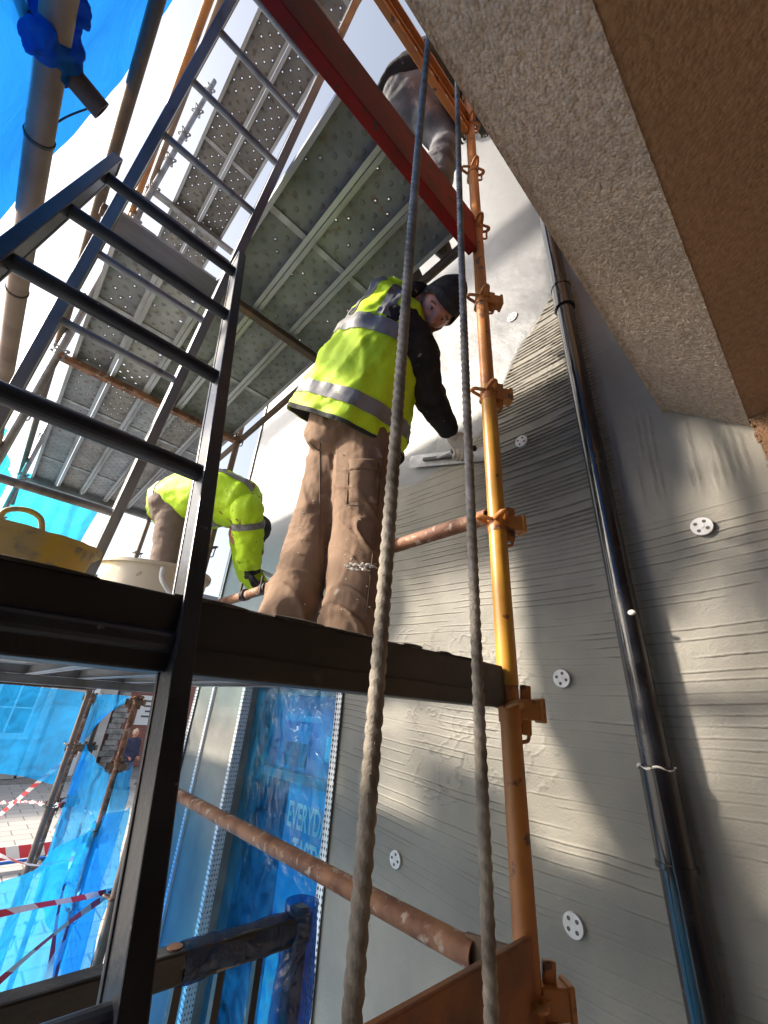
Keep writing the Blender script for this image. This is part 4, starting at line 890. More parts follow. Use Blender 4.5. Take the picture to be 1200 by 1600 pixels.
wht = mat('white_joinery', (.75,.75,.75), .5)
HY = 20.0
hs_ = thing('terraced_house', 'pale rendered house across the street with white windows and door', 'house', (1.5, HY, GZ))
b = MB(); b.box((-9, HY, GZ), (4.6, HY+7, GZ+5.2)); b.build('wall', rend_w, hs_)
b = MB(); b.add([(-9.3, HY-.35, GZ+5.2), (4.9, HY-.35, GZ+5.2), (4.9, HY+7.35, GZ+5.2), (-9.3, HY+7.35, GZ+5.2), (-9.3, HY+3.5, GZ+7.8), (4.9, HY+3.5, GZ+7.8)], [(0,1,5,4), (2,3,4,5), (1,2,5), (3,0,4), (3,2,1,0)]); rf = b.build('roof', mat('slate_roof', (.07,.075,.085), .7), hs_)
b = MB(); b.box((-3, HY+3, GZ+7), (-2.2, HY+4, GZ+8.9)); b.build('chimney', brickm, rf)
def hwin(root, x0, x1, z0, z1, y=HY):
    b = MB(); b.box((x0, y-.05, z0), (x0+.08, y+.02, z1)); b.box((x1-.08, y-.05, z0), (x1, y+.02, z1)); b.box((x0+.08, y-.05, z0), (x1-.08, y+.02, z0+.08)); b.box((x0+.08, y-.05, z1-.08), (x1-.08, y+.02, z1)); b.box(((x0+x1)/2-.03, y-.045, z0+.08), ((x0+x1)/2+.03, y+.02, z1-.08)); b.box((x0+.08, y-.04, (z0+z1)/2-.025), ((x0+x1)/2-.03, y+.015, (z0+z1)/2+.025)); b.box(((x0+x1)/2+.03, y-.04, (z0+z1)/2-.025), (x1-.08, y+.015, (z0+z1)/2+.025))
    w_ = b.build('window', wht, root); b = MB(); b.box((x0+.04, y-.02, z0+.04), (x1-.04, y-.006, z1-.04)); b.build('pane', winglass, w_)
    b = MB(); b.box((x0-.12, y-.16, z0-.1), (x1+.12, y, z0-.003)); b.build('sill', wht, w_)
for x0, x1, z0, z1 in ((1.0, 2.2, GZ+1.2, GZ+2.9), (-1.6, -.4, GZ+1.2, GZ+2.9), (-4.6, -3.4, GZ+1.2, GZ+2.9), (1.0, 2.2, GZ+3.6, GZ+4.9), (-1.6, -.4, GZ+3.6, GZ+4.9)): hwin(hs_, x0, x1, z0, z1)
b = MB(); b.box((2.75, HY-.06, GZ), (3.55, HY+.01, GZ+2.15)); dr = b.build('door', wht, hs_, bevel=.01)
b = MB(); b.box((3.4, HY-.09, GZ+1.0), (3.45, HY-.06, GZ+1.1)); b.build('handle', galv, dr)
b = MB(); b.box((2.4, HY-.22, GZ), (2.6, HY-.004, GZ+2.9)); b.box((3.75, HY-.22, GZ), (3.95, HY-.004, GZ+2.9)); b.build('pilaster', wht, hs_)
b = MB(); b.box((.6, HY-.45, GZ), (2.3, HY-.005, GZ+.85)); b.build('planter_wall', rend_w, hs_)
bh = thing('brick_house', 'red brick house with pale stone quoins and white notice, beyond the passer-by', 'house', (9, HY+2, GZ))
b = MB(); b.box((4.75, HY+1.5, GZ), (16, HY+9, GZ+5.6)); b.build('wall', brickm, bh)
b = MB(); b.add([(4.5, HY+1.2, GZ+5.6), (16.3, HY+1.2, GZ+5.6), (16.3, HY+9.3, GZ+5.6), (4.5, HY+9.3, GZ+5.6), (4.5, HY+5.2, GZ+8.4), (16.3, HY+5.2, GZ+8.4)], [(0,1,5,4), (2,3,4,5), (1,2,5), (3,0,4), (3,2,1,0)]); b.build('roof', MATS['slate_roof'], bh)
rg = random.Random(4)
b = MB()
stonem = mat('rubble_stone', (.42,.41,.39), .9, 0, (.22,.21,.20), 3, (.4,.6), bump=.8, bscale=12, bdist=.05)
for k in range(14):
    w_ = rg.uniform(.35, .62); b = MB(); b.box((5.25-w_/2+rg.uniform(-.08, .08), HY+1.36-rg.uniform(0, .08), GZ+.2*k), (5.25+w_/2+rg.uniform(-.1, .1), HY+1.51, GZ+.2*k+.19)); b.build('quoin_stone', stonem, bh, bevel=.02)
b = MB(); b.box((5.9, HY+1.44, GZ+1.55), (7.0, HY+1.495, GZ+2.7)); sg = b.build('notice_board', wht, bh)
for k, (a, c) in enumerate(((6.05, 6.85), (6.1, 6.8), (6.2, 6.7), (6.1, 6.75))):
    b = MB(); b.box((a, HY+1.43, GZ+2.45-.2*k), (c, HY+1.4395, GZ+2.52-.2*k)); b.build('printed_line', mat('dark_print', (.08,.08,.1), .7), sg)
hwin(bh, 8.2, 9.4, GZ+1.2, GZ+2.7, HY+1.5); hwin(bh, 11.2, 12.4, GZ+1.2, GZ+2.7, HY+1.5)
b = MB(); b.box((4.8, HY+1.4, GZ+2.9), (7.8, HY+1.497, GZ+3.2)); b.build('fascia', mat('blue_fascia', (.04,.12,.45), .5), bh)
# kerbed road beyond the paving
b = MB(); b.box((-60, 18.5, GZ-.1), (60, 19.2, GZ+.02)); tag(b.build('kerb', conc), kind='structure')
# striped barrier
bp_ = thing('road_barrier', 'blue plastic barrier with white oval and red striped top plank', 'barrier', (1.2, 10.0, GZ))
BYb = 10.2
zt_ = ony(40, 1330, BYb).z
n = 40; U, V = np.meshgrid(np.linspace(.4, 2.25, n), np.linspace(0, 1, 2), indexing='ij')
for yy in (BYb, BYb+.03):
    P = np.stack([U, np.full_like(U, yy), zt_-.09+.18*V], -1)-np.array(ORG[bp_.name]); link('striped_plank', gridmesh('plank', P, {'stripe': U/.34 + V*.25}), tape_rw, bp_)
b = MB(); b.box((.4, BYb+.001, zt_-.089), (2.25, BYb+.029, zt_+.089)); b.build('plank_core', white_pl, bp_)
b = MB(); b.box((.35, BYb+.005, GZ+.08), (2.2, BYb+.05, zt_-.11)); b.build('panel', mat('blue_barrier', (.02,.14,.50), .45), bp_, bevel=.01)
b = MB(); b.ell((1.25, BYb+.003, zt_-.32), ((.42,0,0),(0,.006,0),(0,0,.075)), 24, 8); b.build('oval_emblem', white_pl, bp_, True)
for x in (.5, 2.05):
    b = MB(); b.box((x-.04, BYb-.25, GZ), (x+.04, BYb+.35, GZ+.08)); b.build('foot', plastic_blk, bp_)
    b = MB(); b.box((x-.02, BYb+.051, GZ+.07), (x+.02, BYb+.09, zt_+.05)); b.build('post', plastic_blk, bp_)

# ================================================================== PEOPLE
def loft(secs, ntheta=56, per=10, disp=None, off=0.0, s_rng=(0, 1), th_rng=None, thick=0):
    """secs: (center, fwd, a_lateral, b_depth, exponent). Returns grid P[(s),(theta)]"""
    C = catmull([x[0] for x in secs], per); n = len(C)
    Fv = catmull([x[1] for x in secs], per); A_ = lerpr([x[2] for x in secs], per); B_ = lerpr([x[3] for x in secs], per); E_ = lerpr([x[4] for x in secs], per)
    i0, i1 = int(round(s_rng[0]*(n-1))), int(round(s_rng[1]*(n-1)))
    t0, t1 = th_rng or (0, 2*math.pi); rows = []
    for i in range(i0, i1+1):
        ax = (C[min(i+1, n-1)]-C[max(i-1, 0)]).normalized(); f = (Fv[i]-ax*Fv[i].dot(ax)).normalized(); l = ax.cross(f); row = []
        for j in range(ntheta+1):
            t = t0+(t1-t0)*j/ntheta; c, s = math.cos(t), math.sin(t); e = 2/E_[i]
            cc = math.copysign(abs(c)**e, c); ss = math.copysign(abs(s)**e, s)
            p = f*(cc*B_[i]) + l*(ss*A_[i]); r = p.length; d = (disp(i/(n-1), t) if disp else 0)+off
            row.append(tuple(C[i] + p*(1+d/max(r, .01))))
        rows.append(row)
    return np.array(rows)
def gbuild(name, P, m, parent, smooth='all'):
    og = np.array(ORG[parent.name]); return link(name, gridmesh(name, P-og), m, parent, smooth)
def limb(mb, pts, rad, n=18, per=8, wr=None, flat=None):
    mb.sweep(catmull(pts, per), lerpr(rad, per), n, wr=wr, flat=flat); 
    mb.ell(pts[0], ((rad[0],0,0),(0,rad[0],0),(0,0,rad[0])), 12, 8); mb.ell(pts[-1], ((rad[-1]*.95,0,0),(0,rad[-1]*.95,0),(0,0,rad[-1]*.95)), 12, 8)
def wrinkle(k=1.0, sx=24.0, seed=0):
    def f(co):
        a = nz(co.x*9+seed, co.y*9, co.z*sx)*.009 + nz(co.x*20, co.y*20+seed, co.z*42)*.004 + abs(nz(co.x*5+seed, co.y*5, co.z*11))*.012-.004
        return a*k
    return f
def hand(name, m, parent, wrist, palm_dir, normal, curl, size=1.0, thumb=1, voxel=.0045):
    """palm_dir: wrist to knuckles; normal: out of the back of the hand; curl: radians per joint"""
    d = Vector(palm_dir).normalized(); nn = Vector(normal); nn = (nn-d*nn.dot(d)).normalized(); s = d.cross(nn)*thumb
    w = Vector(wrist); mb = MB(); k = size
    mb.ell(w+d*.045*k, (d*.055*k, s*.043*k, nn*.017*k), 14, 8); mb.ell(w+d*.06*k, (d*.04*k, s*.044*k, nn*.016*k), 14, 8)
    mb.sweep([w-d*.03*k, w, w+d*.03*k], [.030*k, .030*k, .033*k], 12)
    for i, (o, L_) in enumerate(((.033, .075), (.011, .085), (-.011, .079), (-.032, .062))):
        p = w+d*.088*k+s*o*k; a = .15; pts = [w+d*.05*k+s*o*.8*k, p]
        for seg, fr_ in enumerate((.45, .32, .23)):
            a += curl; p = p+(d*math.cos(a)-nn*math.sin(a))*(L_*fr_*k); pts.append(p)
        mb.sweep(catmull(pts, 4), lerpr([.012*k, .0115*k, .011*k, .010*k, .0085*k], 4), 9); mb.ell(pts[-1], ((.0085*k,0,0),(0,.0085*k,0),(0,0,.0085*k)), 8, 6)
    p0 = w+d*.02*k+s*.03*k; pts = [p0, p0+d*.025*k+s*.025*k-nn*.01*k, p0+d*.055*k+s*.028*k-nn*.028*k, p0+d*.078*k+s*.016*k-nn*.040*k]
    mb.sweep(catmull(pts, 4), lerpr([.016*k, .014*k, .012*k, .009*k], 4), 9); mb.ell(pts[-1], ((.009*k,0,0),(0,.009*k,0),(0,0,.009*k)), 8, 6)
    me = remesh(mb, voxel, 2); shift(me, ORG[parent.name]); return link(name, me, m, parent, 'all')
def head_verts(c, F, U, k=1.0):
    F = Vector(F).normalized(); U = Vector(U); U = (U-F*U.dot(F)).normalized(); Lh = U.cross(F)
    def g(t, p, t0, p0, st, sp): return math.exp(-((t-t0)/st)**2-((p-p0)/sp)**2)
    def pt(t, p, extra=0.0):
        x, y, z = math.cos(p)*math.cos(t), math.cos(p)*math.sin(t), math.sin(p)
        rx, ry, rz = .100, .078, .122
        if z < 0: ry *= 1-.22*(-z)**1.3*(1 if x > 0 else .4); rx *= 1-.10*(-z) if x < 0 else 1
        q = Vector((x*rx, y*ry, z*rz)); d = extra
        d += .030*g(t, p, 0, -.20, .13, .16) + .014*g(t, p, 0, .05, .10, .22)            # nose
        d += .006*g(t, p, .38, .22, .32, .09) + .006*g(t, p, -.38, .22, .32, .09)          # brows
        d -= .011*g(t, p, .40, .05, .20, .11) + .011*g(t, p, -.40, .05, .20, .11)          # sockets
        d += .006*g(t, p, .62, -.18, .25, .18) + .006*g(t, p, -.62, -.18, .25, .18)        # cheeks
        d += .007*g(t, p, 0, -.53, .26, .07) + .006*g(t, p, 0, -.68, .24, .06) - .006*g(t, p, 0, -.60, .3, .035)  # lips
        d += .012*g(t, p, 0, -.98, .45, .22)                                               # chin
        d += .016*g(t, p, 1.62, -.05, .10, .24) + .016*g(t, p, -1.62, -.05, .10, .24)      # ears
        q = q*(1+d/max(q.length, .02)); return tuple(Vector(c)+(F*q.x+Lh*q.y+U*q.z)*k)
    n, m = 64, 48
    rows = [[pt(-math.pi+2*math.pi*i/n, -math.pi/2+math.pi*j/m) for i in range(n+1)] for j in range(m+1)]
    brd = []
    for j in range(23):
        row = []
        for i in range(57):
            t = -1.45+2.9*i/56; top = -.36-.16*math.exp(-(t/.16)**2)+.36*(abs(t)/1.45)**2; p = -1.45+(top+1.45)*j/22
            ed = min(1, min(j, 22-j)/3, min(i, 56-i)/4); mouth = math.exp(-(t/.24)**2-((p+.61)/.045)**2)
            row.append(pt(t, p, -.003+.010*ed-.014*mouth+.003*nz(t*14, p*14)*ed))
        brd.append(row)
    return np.array(rows), F, U, Lh, np.array(brd)
def grid_to_mb(mb, P):
    n, m_, _ = P.shape; mb.add([tuple(x) for x in P.reshape(-1, 3)], [(i*m_+j, i*m_+j+1, (i+1)*m_+j+1, (i+1)*m_+j) for i in range(n-1) for j in range(m_-1)])
def make_head(root, c, F, U, neck_to, k=1.0, hat='beanie', beard=True, face=True, hatmat=None, hairm=None):
    P, F, U, Lh, BR = head_verts(c, F, U, k); c = Vector(c)
    body = gbuild('head', P, skin, root)
    nk = MB(); nk.sweep(catmull([Vector(neck_to), Vector(neck_to).lerp(c, .5)-F*.01, c-U*.045*k-F*.02], 5), .056*k, 16); nk.build('neck', skin, root, 'all')
    if face:
        for s in (-1, 1):
            e = c+(F*.078+Lh*(s*.033)+U*.006)*k
            b = MB(); b.ell(e, (F*.012*k, Lh*.015*k, U*.0085*k), 14, 8); b.build('eye', mat('eye_white', (.30,.25,.23), .3), root, 'all')
            b = MB(); b.ell(e+F*.0085*k, (F*.004*k, Lh*.006*k, U*.006*k), 10, 6); b.build('iris', eye_m, root, 'all')
            b = MB(); b.sweep(catmull([c+(F*.088+Lh*(s*.014)+U*.022)*k, c+(F*.090+Lh*(s*.034)+U*.029)*k, c+(F*.076+Lh*(s*.054)+U*.022)*k], 4), .0042*k, 7); b.build('eyebrow', beard_m, root, 'all')
    if beard: gbuild('beard', BR, beard_m, root)
    if hat == 'beanie':
        n, m_ = 56, 26; rows = []
        for j in range(m_+1):
            row = []; v = j/m_
            for i in range(n+1):
                t = -math.pi+2*math.pi*i/n; p0 = .34 if abs(t) < .9 else .34-.55*min(1, (abs(t)-.9)/.9); p = p0+(math.pi/2-p0)*v
                rr = 1.10 + .05*(v < .22) + .10*v*(1-v)*2; z = math.sin(p)
                q = Vector((math.cos(p)*math.cos(t)*.104*rr, math.cos(p)*math.sin(t)*.084*rr, z*.128*rr)); q += Vector((-.022*v, 0, .020*v)); q *= 1+.03*nz(math.cos(t)*2.2, math.sin(t)*2.2, v*5)*(.4+v)
                row.append(tuple(c+(F*q.x+Lh*q.y+U*q.z)*k))
            rows.append(row)
        gbuild('beanie', np.array(rows), hatmat or knit, root)
    if hat == 'hair':
        b = MB(); b.ell(c+(U*.02-F*.012)*k, (F*.104*k, Lh*.088*k, U*.118*k), 20, 14); me = remesh(b, .012, 1, lambda co: .01*nz(co.x*40, co.y*40, co.z*40)); shift(me, ORG[root.name]); link('hair', me, hairm, root, 'all')
    return body
def boots(root, ank, fdir, zdeck, m=None):
    F = Vector(fdir); F.z = 0; F.normalize(); s = Vector((-F.y, F.x, 0))
    b = MB(); a = Vector(ank); g0 = Vector((a.x, a.y, zdeck))
    b.ell(g0+F*.08+Vector((0,0,.045)), (F*.14, s*.048, Vector((0,0,.05))), 16, 8); b.ell(g0-F*.03+Vector((0,0,.05)), (F*.055, s*.042, Vector((0,0,.055))), 14, 8); b.sweep([g0+Vector((0,0,.04)), g0+Vector((0,0,.12)), a+Vector((0,0,.05))], .052, 14)
    me = remesh(b, .009, 2)
    for v in me.vertices: v.co.z = max(v.co.z, zdeck)
    shift(me, ORG[root.name]); link('boot', me, m or boot, root, 'all')
def band(root, secs, s0, s1, disp, off=.005, th=None, name='reflective_band', m=None):
    P = loft(secs, 72, 14, disp, off, (s0, s1), th); o = gbuild(name, P, m or tapem, root); return o
ZD = .1145; ZU = 2.05

# ---------------------------------------------------------------- plasterer
F1 = Vector((.94, .34, 0)).normalized(); L1v = Vector((-F1.y, F1.x, 0))
pm = thing('person', 'person in yellow hi-vis vest, black beanie and tan trousers plastering the wall', 'person', (.78, 1.18, ZD))
pel = at(543, 678, 1.84)
hipR, hipL = pel-L1v*.095-Vector((0,0,.03)), pel+L1v*.075+F1*.03-Vector((0,0,.03))
knR, anR = at(560, 850, 1.575)-F1*.0, onz(548, 975, .25)
knL, anL = at(484, 850, 1.66), onz(452, 966, .265)
tm = MB()
tm.sweep(catmull([pel+Vector((0,0,.16)), pel+Vector((0,0,.05)), pel-Vector((0,0,.09))], 6), lerpr([.165, .175, .15], 6), 28, flat=(L1v, 1.12))
tm.ell(pel-F1*.06-Vector((0,0,.02)), (F1*.12, L1v*.175, Vector((0,0,.13))), 20, 12)
limb(tm, [hipR, hipR.lerp(knR, .5)+F1*.01, knR, knR.lerp(anR, .55), anR, anR-Vector((0,0,.07))], [.135, .128, .112, .104, .108, .095], 24)
limb(tm, [hipL, hipL.lerp(knL, .5)+F1*.01, knL, knL.lerp(anL, .55), anL, anL-Vector((0,0,.07))], [.120, .108, .098, .095, .102, .09], 24)
def crease(co, fx, fz, seed, w=3.2):
    n_ = nz(co.x*fx+seed, co.y*fx-seed, co.z*fz + 1.6*nz(co.x*3, co.y*3, co.z*3+seed)); return max(0, 1-abs(n_)*w)**2
def trw(co):
    low = max(0, min(1, (.62-co.z)/.35)); kn = math.exp(-((co.z-.66)/.16)**2); hp = math.exp(-((co.z-1.0)/.16)**2)
    sh = co.z + .55*co.x - .35*co.y
    def cr(fx, fz, seed, w):
        n_ = nz(co.x*fx+seed, co.y*fx-seed, sh*fz + 1.2*nz(co.x*4, co.y*4, co.z*4+seed)); return max(0, 1-abs(n_)*w)**1.6
    k = .012*nz(co.x*5, co.y*5, co.z*3.0) + cr(4.5, 6, 2, 4.5)*(.005+.007*low+.005*kn) + cr(5.5, 13, 7, 4.5)*(.007*low+.003*kn) + cr(7, 2.2, 11, 4)*.007*(hp+.35)
    return k - .006 + .0015*nz(co.x*30, co.y*30, co.z*40)
me = remesh(tm, .006, 5, trw); shift(me, ORG[pm.name]); tr_ = link('trousers', me, trous, pm, 'all')
# cargo pocket and knee pad on the near leg
ctr = hipR.lerp(knR, .72)-L1v*.118; ctr = at(556, 775, 1.545)
dn = (knR-hipR).normalized()
from mathutils.bvhtree import BVHTree
def sticker(o):
    og = ORG[o.name]; bv = BVHTree.FromPolygons([v.co+og for v in o.data.vertices], [tuple(p_.vertices) for p_ in o.data.polygons])
    def hit(px, py, off=.004):
        d = ray(px, py).normalized(); h_ = bv.ray_cast(Vector((0,0,0)), d)
        if h_[0] is None: return None
        return h_[0]+h_[1]*off
    return hit
hit = sticker(tr_)
def patch(name, m, par, x0, x1, y0, y1, skew, n=16, th=.007):
    rows = []
    for i in range(n+1):
        row = []
        for j in range(n+1):
            u, v = j/n, i/n; e_ = min(1, 6*min(u, 1-u, v, 1-v)); p_ = hit(x0+(x1-x0)*u+skew*v, y0+(y1-y0)*v, -.002+th*e_)
            row.append(p_)
        rows.append(row)
    if any(p_ is None for r_ in rows for p_ in r_): return
    gbuild(name, np.array([[tuple(p_) for p_ in r_] for r_ in rows]), m, par)
def seam(par, pts, m, r=.0022):
    P_ = [hit(*q, .001) for q in pts]; P_ = [p_ for p_ in P_ if p_ is not None]
    if len(P_) > 2: b_ = MB(); b_.sweep(catmull(P_, 5), r, 6); b_.build('seam', m, par, 'all')
trous_d = mat('trouser_stitching', (.11,.072,.048), .9)
patch('cargo_pocket', trous, tr_, 545, 592, 724, 788, -3); patch('pocket_flap', trous, tr_, 543, 594, 716, 736, -1, th=.011)
seam(tr_, [(545, 738), (567, 740), (591, 738)], trous_d); seam(tr_, [(545, 724), (544, 755), (542, 789)], trous_d); seam(tr_, [(542, 789), (565, 790), (589, 788)], trous_d); seam(tr_, [(592, 724), (591, 755), (589, 789)], trous_d)
seam(tr_, [(500+.0*k, 690+15*k) for k in range(19)], trous_d); seam(tr_, [(600-1.6*k, 700+15*k) for k in range(18)], trous_d)
seam(tr_, [(482, 690), (500, 705), (520, 712), (538, 712)], trous_d)
rgp = random.Random(12); sp = MB()
for k in range(60):
    cx_, cy_ = (562, 884) if k < 38 else (rgp.uniform(430, 590), rgp.uniform(760, 960)); p_ = hit(cx_+rgp.gauss(0, 12 if k < 38 else 1), cy_+rgp.gauss(0, 4), .0)
    if p_:
        r_ = rgp.uniform(.002, .008 if k < 38 else .003); vw = p_.normalized(); ra = vw.cross(Vector((0,0,1))).normalized(); sp.ell(p_, (ra*r_*1.6, vw*.0025, ra.cross(vw)*r_*.8), 7, 5)
sp.build('plaster_splash', cement_splash, tr_, 'all')['kind'] = 'stuff'
b = MB(); b.sweep(catmull([knR+F1*.075+Vector((0,0,.16))-L1v*.03, knR+F1*.105-L1v*.03, knR+F1*.09-Vector((0,0,.17))-L1v*.03], 6), lerpr([.03, .055, .03], 6), 14); b.build('knee_pad', darktrim, tr_, 'all')
for a in (anR, anL): boots(pm, a, F1+Vector((.1, -.2, 0)), ZD)
# body under the clothes
sh_c = at(608, 505, 1.90)
shR, shL = at(628, 508, 1.765), at(634, 512, 1.775)+L1v*.34
bm_ = MB(); bm_.sweep(catmull([pel-Vector((0,0,.05)), pel.lerp(sh_c, .5), sh_c, at(640, 462, 1.85)], 6), lerpr([.10, .10, .10, .05], 6), 16)
limb(bm_, [hipR, knR, anR], [.07, .05, .04]); limb(bm_, [hipL, knL, anL], [.07, .05, .04])
elR, wrR = at(664, 606, 1.88), at(698, 668, 2.02); elL, wrL = shL+F1*.20+Vector((.05,.0,-.22)), shL+F1*.42+Vector((.10,-.05,-.30))
limb(bm_, [shR, elR, wrR], [.05, .04, .03]); limb(bm_, [shL, elL, wrL], [.05, .04, .03]); limb(bm_, [shR, sh_c, shL], [.06, .07, .06])
me = remesh(bm_, .012, 2); shift(me, ORG[pm.name]); link('body', me, skin, pm, 'all')
# dark fleece: torso hem, sleeves
jm = MB(); jm.sweep(catmull([pel+Vector((0,0,.0)), pel.lerp(sh_c, .5), sh_c, at(632, 462, 1.85)], 6), lerpr([.175, .15, .125, .07], 6), 24, flat=(L1v, 1.1))
limb(jm, [shR+L1v*.05, shR.lerp(elR, .4)-L1v*.015, elR, elR.lerp(wrR, .5), wrR], [.112, .102, .082, .068, .058], 22)
limb(jm, [shL-L1v*.05, shL.lerp(elL, .5), elL, wrL], [.10, .09, .07, .05], 18)
limb(jm, [shR, sh_c+Vector((0,0,.01)), shL], [.085, .09, .085], 16)
me = remesh(jm, .008, 4, lambda co: nz(co.x*14, co.y*14, co.z*26)*.009+nz(co.x*30, co.y*30, co.z*44)*.004); shift(me, ORG[pm.name]); link('fleece_jacket', me, jacket, pm, 'all')
# vest
vs1 = [(at(540, 680, 1.86), F1, .258, .262, 2.2), (at(557, 640, 1.86), F1, .246, .245, 2.2), (at(576, 594, 1.865), F1, .222, .215, 2.2), (at(596, 545, 1.875), F1, .200, .188, 2.3), (at(611, 507, 1.885), F1, .185, .165, 2.4), (at(622, 477, 1.89), F1, .150, .125, 2.2), (at(638, 456, 1.88), F1, .085, .078, 2.0)]
def vdisp(s, t):
    c, sn = math.cos(t), math.sin(t); fl = max(0, 1-s*1.6)
    fo = max(0, 1-abs(nz(c*1.6+s*2.5, sn*1.6-s*1.2, s*1.5+11))*3.5)**2; fo2 = max(0, 1-abs(nz(c*2.6-s*3, sn*2.6+s*2, s*2+31))*4)**2
    return .016*fo*(1-s*.4) + .010*fo2 - .006 + .018*fl*nz(c*2.2, sn*2.2, 3) + .020*nz(c*1.7+s*2, sn*1.7, s*4+7)*(1-.5*s) + .012*abs(nz(c*3+s*5, sn*3-s*3, s*3+2)) + .004*nz(c*9, sn*9, s*18)
P = loft(vs1, 96, 14, vdisp); v_ = gbuild('vest', P, vestm, pm)
P2 = loft(vs1, 96, 14, vdisp, -.012, (0, .12)); gbuild('vest_lining', P2, darktrim, v_)
P2 = loft(vs1, 96, 14, vdisp, .0025, (0, .018)); gbuild('hem_binding', P2, darktrim, v_)
band(v_, vs1, .105, .18, vdisp); band(v_, vs1, .47, .545, vdisp)
band(v_, vs1, .555, .93, vdisp, th=(math.pi*.80, math.pi*.91)); band(v_, vs1, .555, .93, vdisp, th=(math.pi*1.09, math.pi*1.20))
# armhole: dark piping ring round the near sleeve
pp = []
for i in range(33):
    a = 2*math.pi*i/32; q = shR-L1v*.02+F1*.0; pp.append(q + F1*(.105*math.cos(a)) + Vector((0,0,1))*(.145*math.sin(a)-.05) - L1v*(.055+.02*math.cos(a)))
hd_c = at(682, 482, 1.82); vdir = hd_c.normalized(); _ri = (_r - vdir*_r.dot(vdir)).normalized(); _up = _ri.cross(vdir)*1
if _up.dot(_u) < 0: _up = -_up
Uh = _ri*.68+_up*.72; Fh = -vdir*1.0-_ri*.02-_up*.30
make_head(pm, hd_c, Fh, Uh, at(640, 462, 1.86), .98)
b = MB(); b.sweep(catmull([at(625, 470, 1.80), at(648, 452, 1.80), at(668, 462, 1.86), at(664, 480, 1.92)], 6), .034, 14); me = remesh(b, .008, 3, lambda co: nz(co.x*20, co.y*20, co.z*20)*.006); shift(me, ORG[pm.name]); link('collar', me, jacket, pm, 'all')
# trowel hand: knuckles towards the wall
TB0, TB1 = onx(640, 722, 1.565), onx(765, 708, 1.575)
tax = (TB1-TB0).normalized()
hw = wrR+ (at(712, 686, 2.06)-wrR)*.15
hpos = at(716, 692, 2.09)
hand('glove', glove_w, pm, wrR+(hpos-wrR)*.35, (hpos-wrR), Vector((-.55, -.2, .8)), .62, 1.12, thumb=1)
# ---- float trowel
tw = thing('plastering_trowel', 'long steel float trowel pressed to the wall in a cream glove', 'trowel', tuple(TB0))
wn = Vector((1, 0, 0)); tup = tax.cross(wn).normalized(); tup = tup if tup.z > 0 else -tup
b = MB(); b.bar(TB0, TB1, .0025, .085, up=tup); b.build('blade', steelblade, tw, bevel=.0008)
mc = TB0.lerp(TB1, .5); b = MB(); b.bar(TB0.lerp(TB1, .22)-wn*.012, TB0.lerp(TB1, .78)-wn*.012, .018, .02, up=tup); b.build('mount_bar', plastic_blk, tw, bevel=.003)
hg = hpos + (hpos-wrR).normalized()*.055
hb = MB(); hb.sweep(catmull([hg-tax*.075, hg-tax*.03, hg+tax*.03, hg+tax*.075], 5), lerpr([.015, .018, .018, .015], 5), 14); hb.build('handle', plastic_blk, tw, 'all')
b = MB()
for s in (-1, 1): b.tube(hg+tax*(.06*s), mc+tax*(.06*s)-wn*.012, .007, 10)
b.build('shank', steelblade, tw, True)

# ---------------------------------------------------------------- bending worker
F2 = Vector((.85, -.35, 0)).normalized(); L2v = Vector((-F2.y, F2.x, 0))
p2 = thing('person', 'person in stained hi-vis jacket bending down over the platform', 'person', (.62, 2.85, ZD))
pl2 = at(282, 795, 2.75); sc2 = at(372, 782, 2.62)
hR2, hL2 = pl2-L2v*.09-Vector((0,0,.05)), pl2+L2v*.09-Vector((0,0,.05))
aR2 = Vector((hR2.x-.02, hR2.y+.0, ZD+.12)); aL2 = Vector((hL2.x-.06, hL2.y+.05, ZD+.12))
kR2 = hR2.lerp(aR2, .5)+F2*.05; kL2 = hL2.lerp(aL2, .5)+F2*.05
tm = MB(); tm.ell(pl2, (F2*.17, L2v*.185, Vector((0,0,.17))), 22, 14); tm.ell(pl2-F2*.06-L2v*.08-Vector((0,0,.02)), (F2*.12, L2v*.11, Vector((0,0,.14))), 18, 10); tm.ell(pl2-F2*.06+L2v*.08-Vector((0,0,.02)), (F2*.12, L2v*.11, Vector((0,0,.14))), 18, 10)
limb(tm, [hR2, kR2, kR2.lerp(aR2, .6), aR2-Vector((0,0,.04))], [.118, .10, .088, .09], 22); limb(tm, [hL2, kL2, kL2.lerp(aL2, .6), aL2-Vector((0,0,.04))], [.118, .10, .088, .09], 22)
me = remesh(tm, .010, 4, wrinkle(.8, 14, 4)); shift(me, ORG[p2.name]); link('trousers', me, trous2, p2, 'all')
for a in (aR2, aL2): boots(p2, a, F2, ZD)
sR2 = at(386, 796, 2.50); sL2 = sR2+L2v*.34+Vector((0,0,.02)); eR2 = at(389, 845, 2.52); wR2 = at(390, 888, 2.54)
bm_ = MB(); limb(bm_, [pl2, pl2.lerp(sc2, .5)+Vector((0,0,.05)), sc2], [.10, .11, .09]); limb(bm_, [hR2, kR2, aR2], [.07, .05, .04]); limb(bm_, [hL2, kL2, aL2], [.07, .05, .04]); limb(bm_, [sR2, eR2, wR2], [.05, .04, .03]); limb(bm_, [sR2, sc2, sL2], [.06, .07, .06])
eL2, wL2 = sL2+Vector((.06, -.03, -.25)), sL2+Vector((.16, -.10, -.42)); limb(bm_, [sL2, eL2, wL2], [.05, .04, .03])
me = remesh(bm_, .014, 2); shift(me, ORG[p2.name]); link('body', me, skin, p2, 'all')
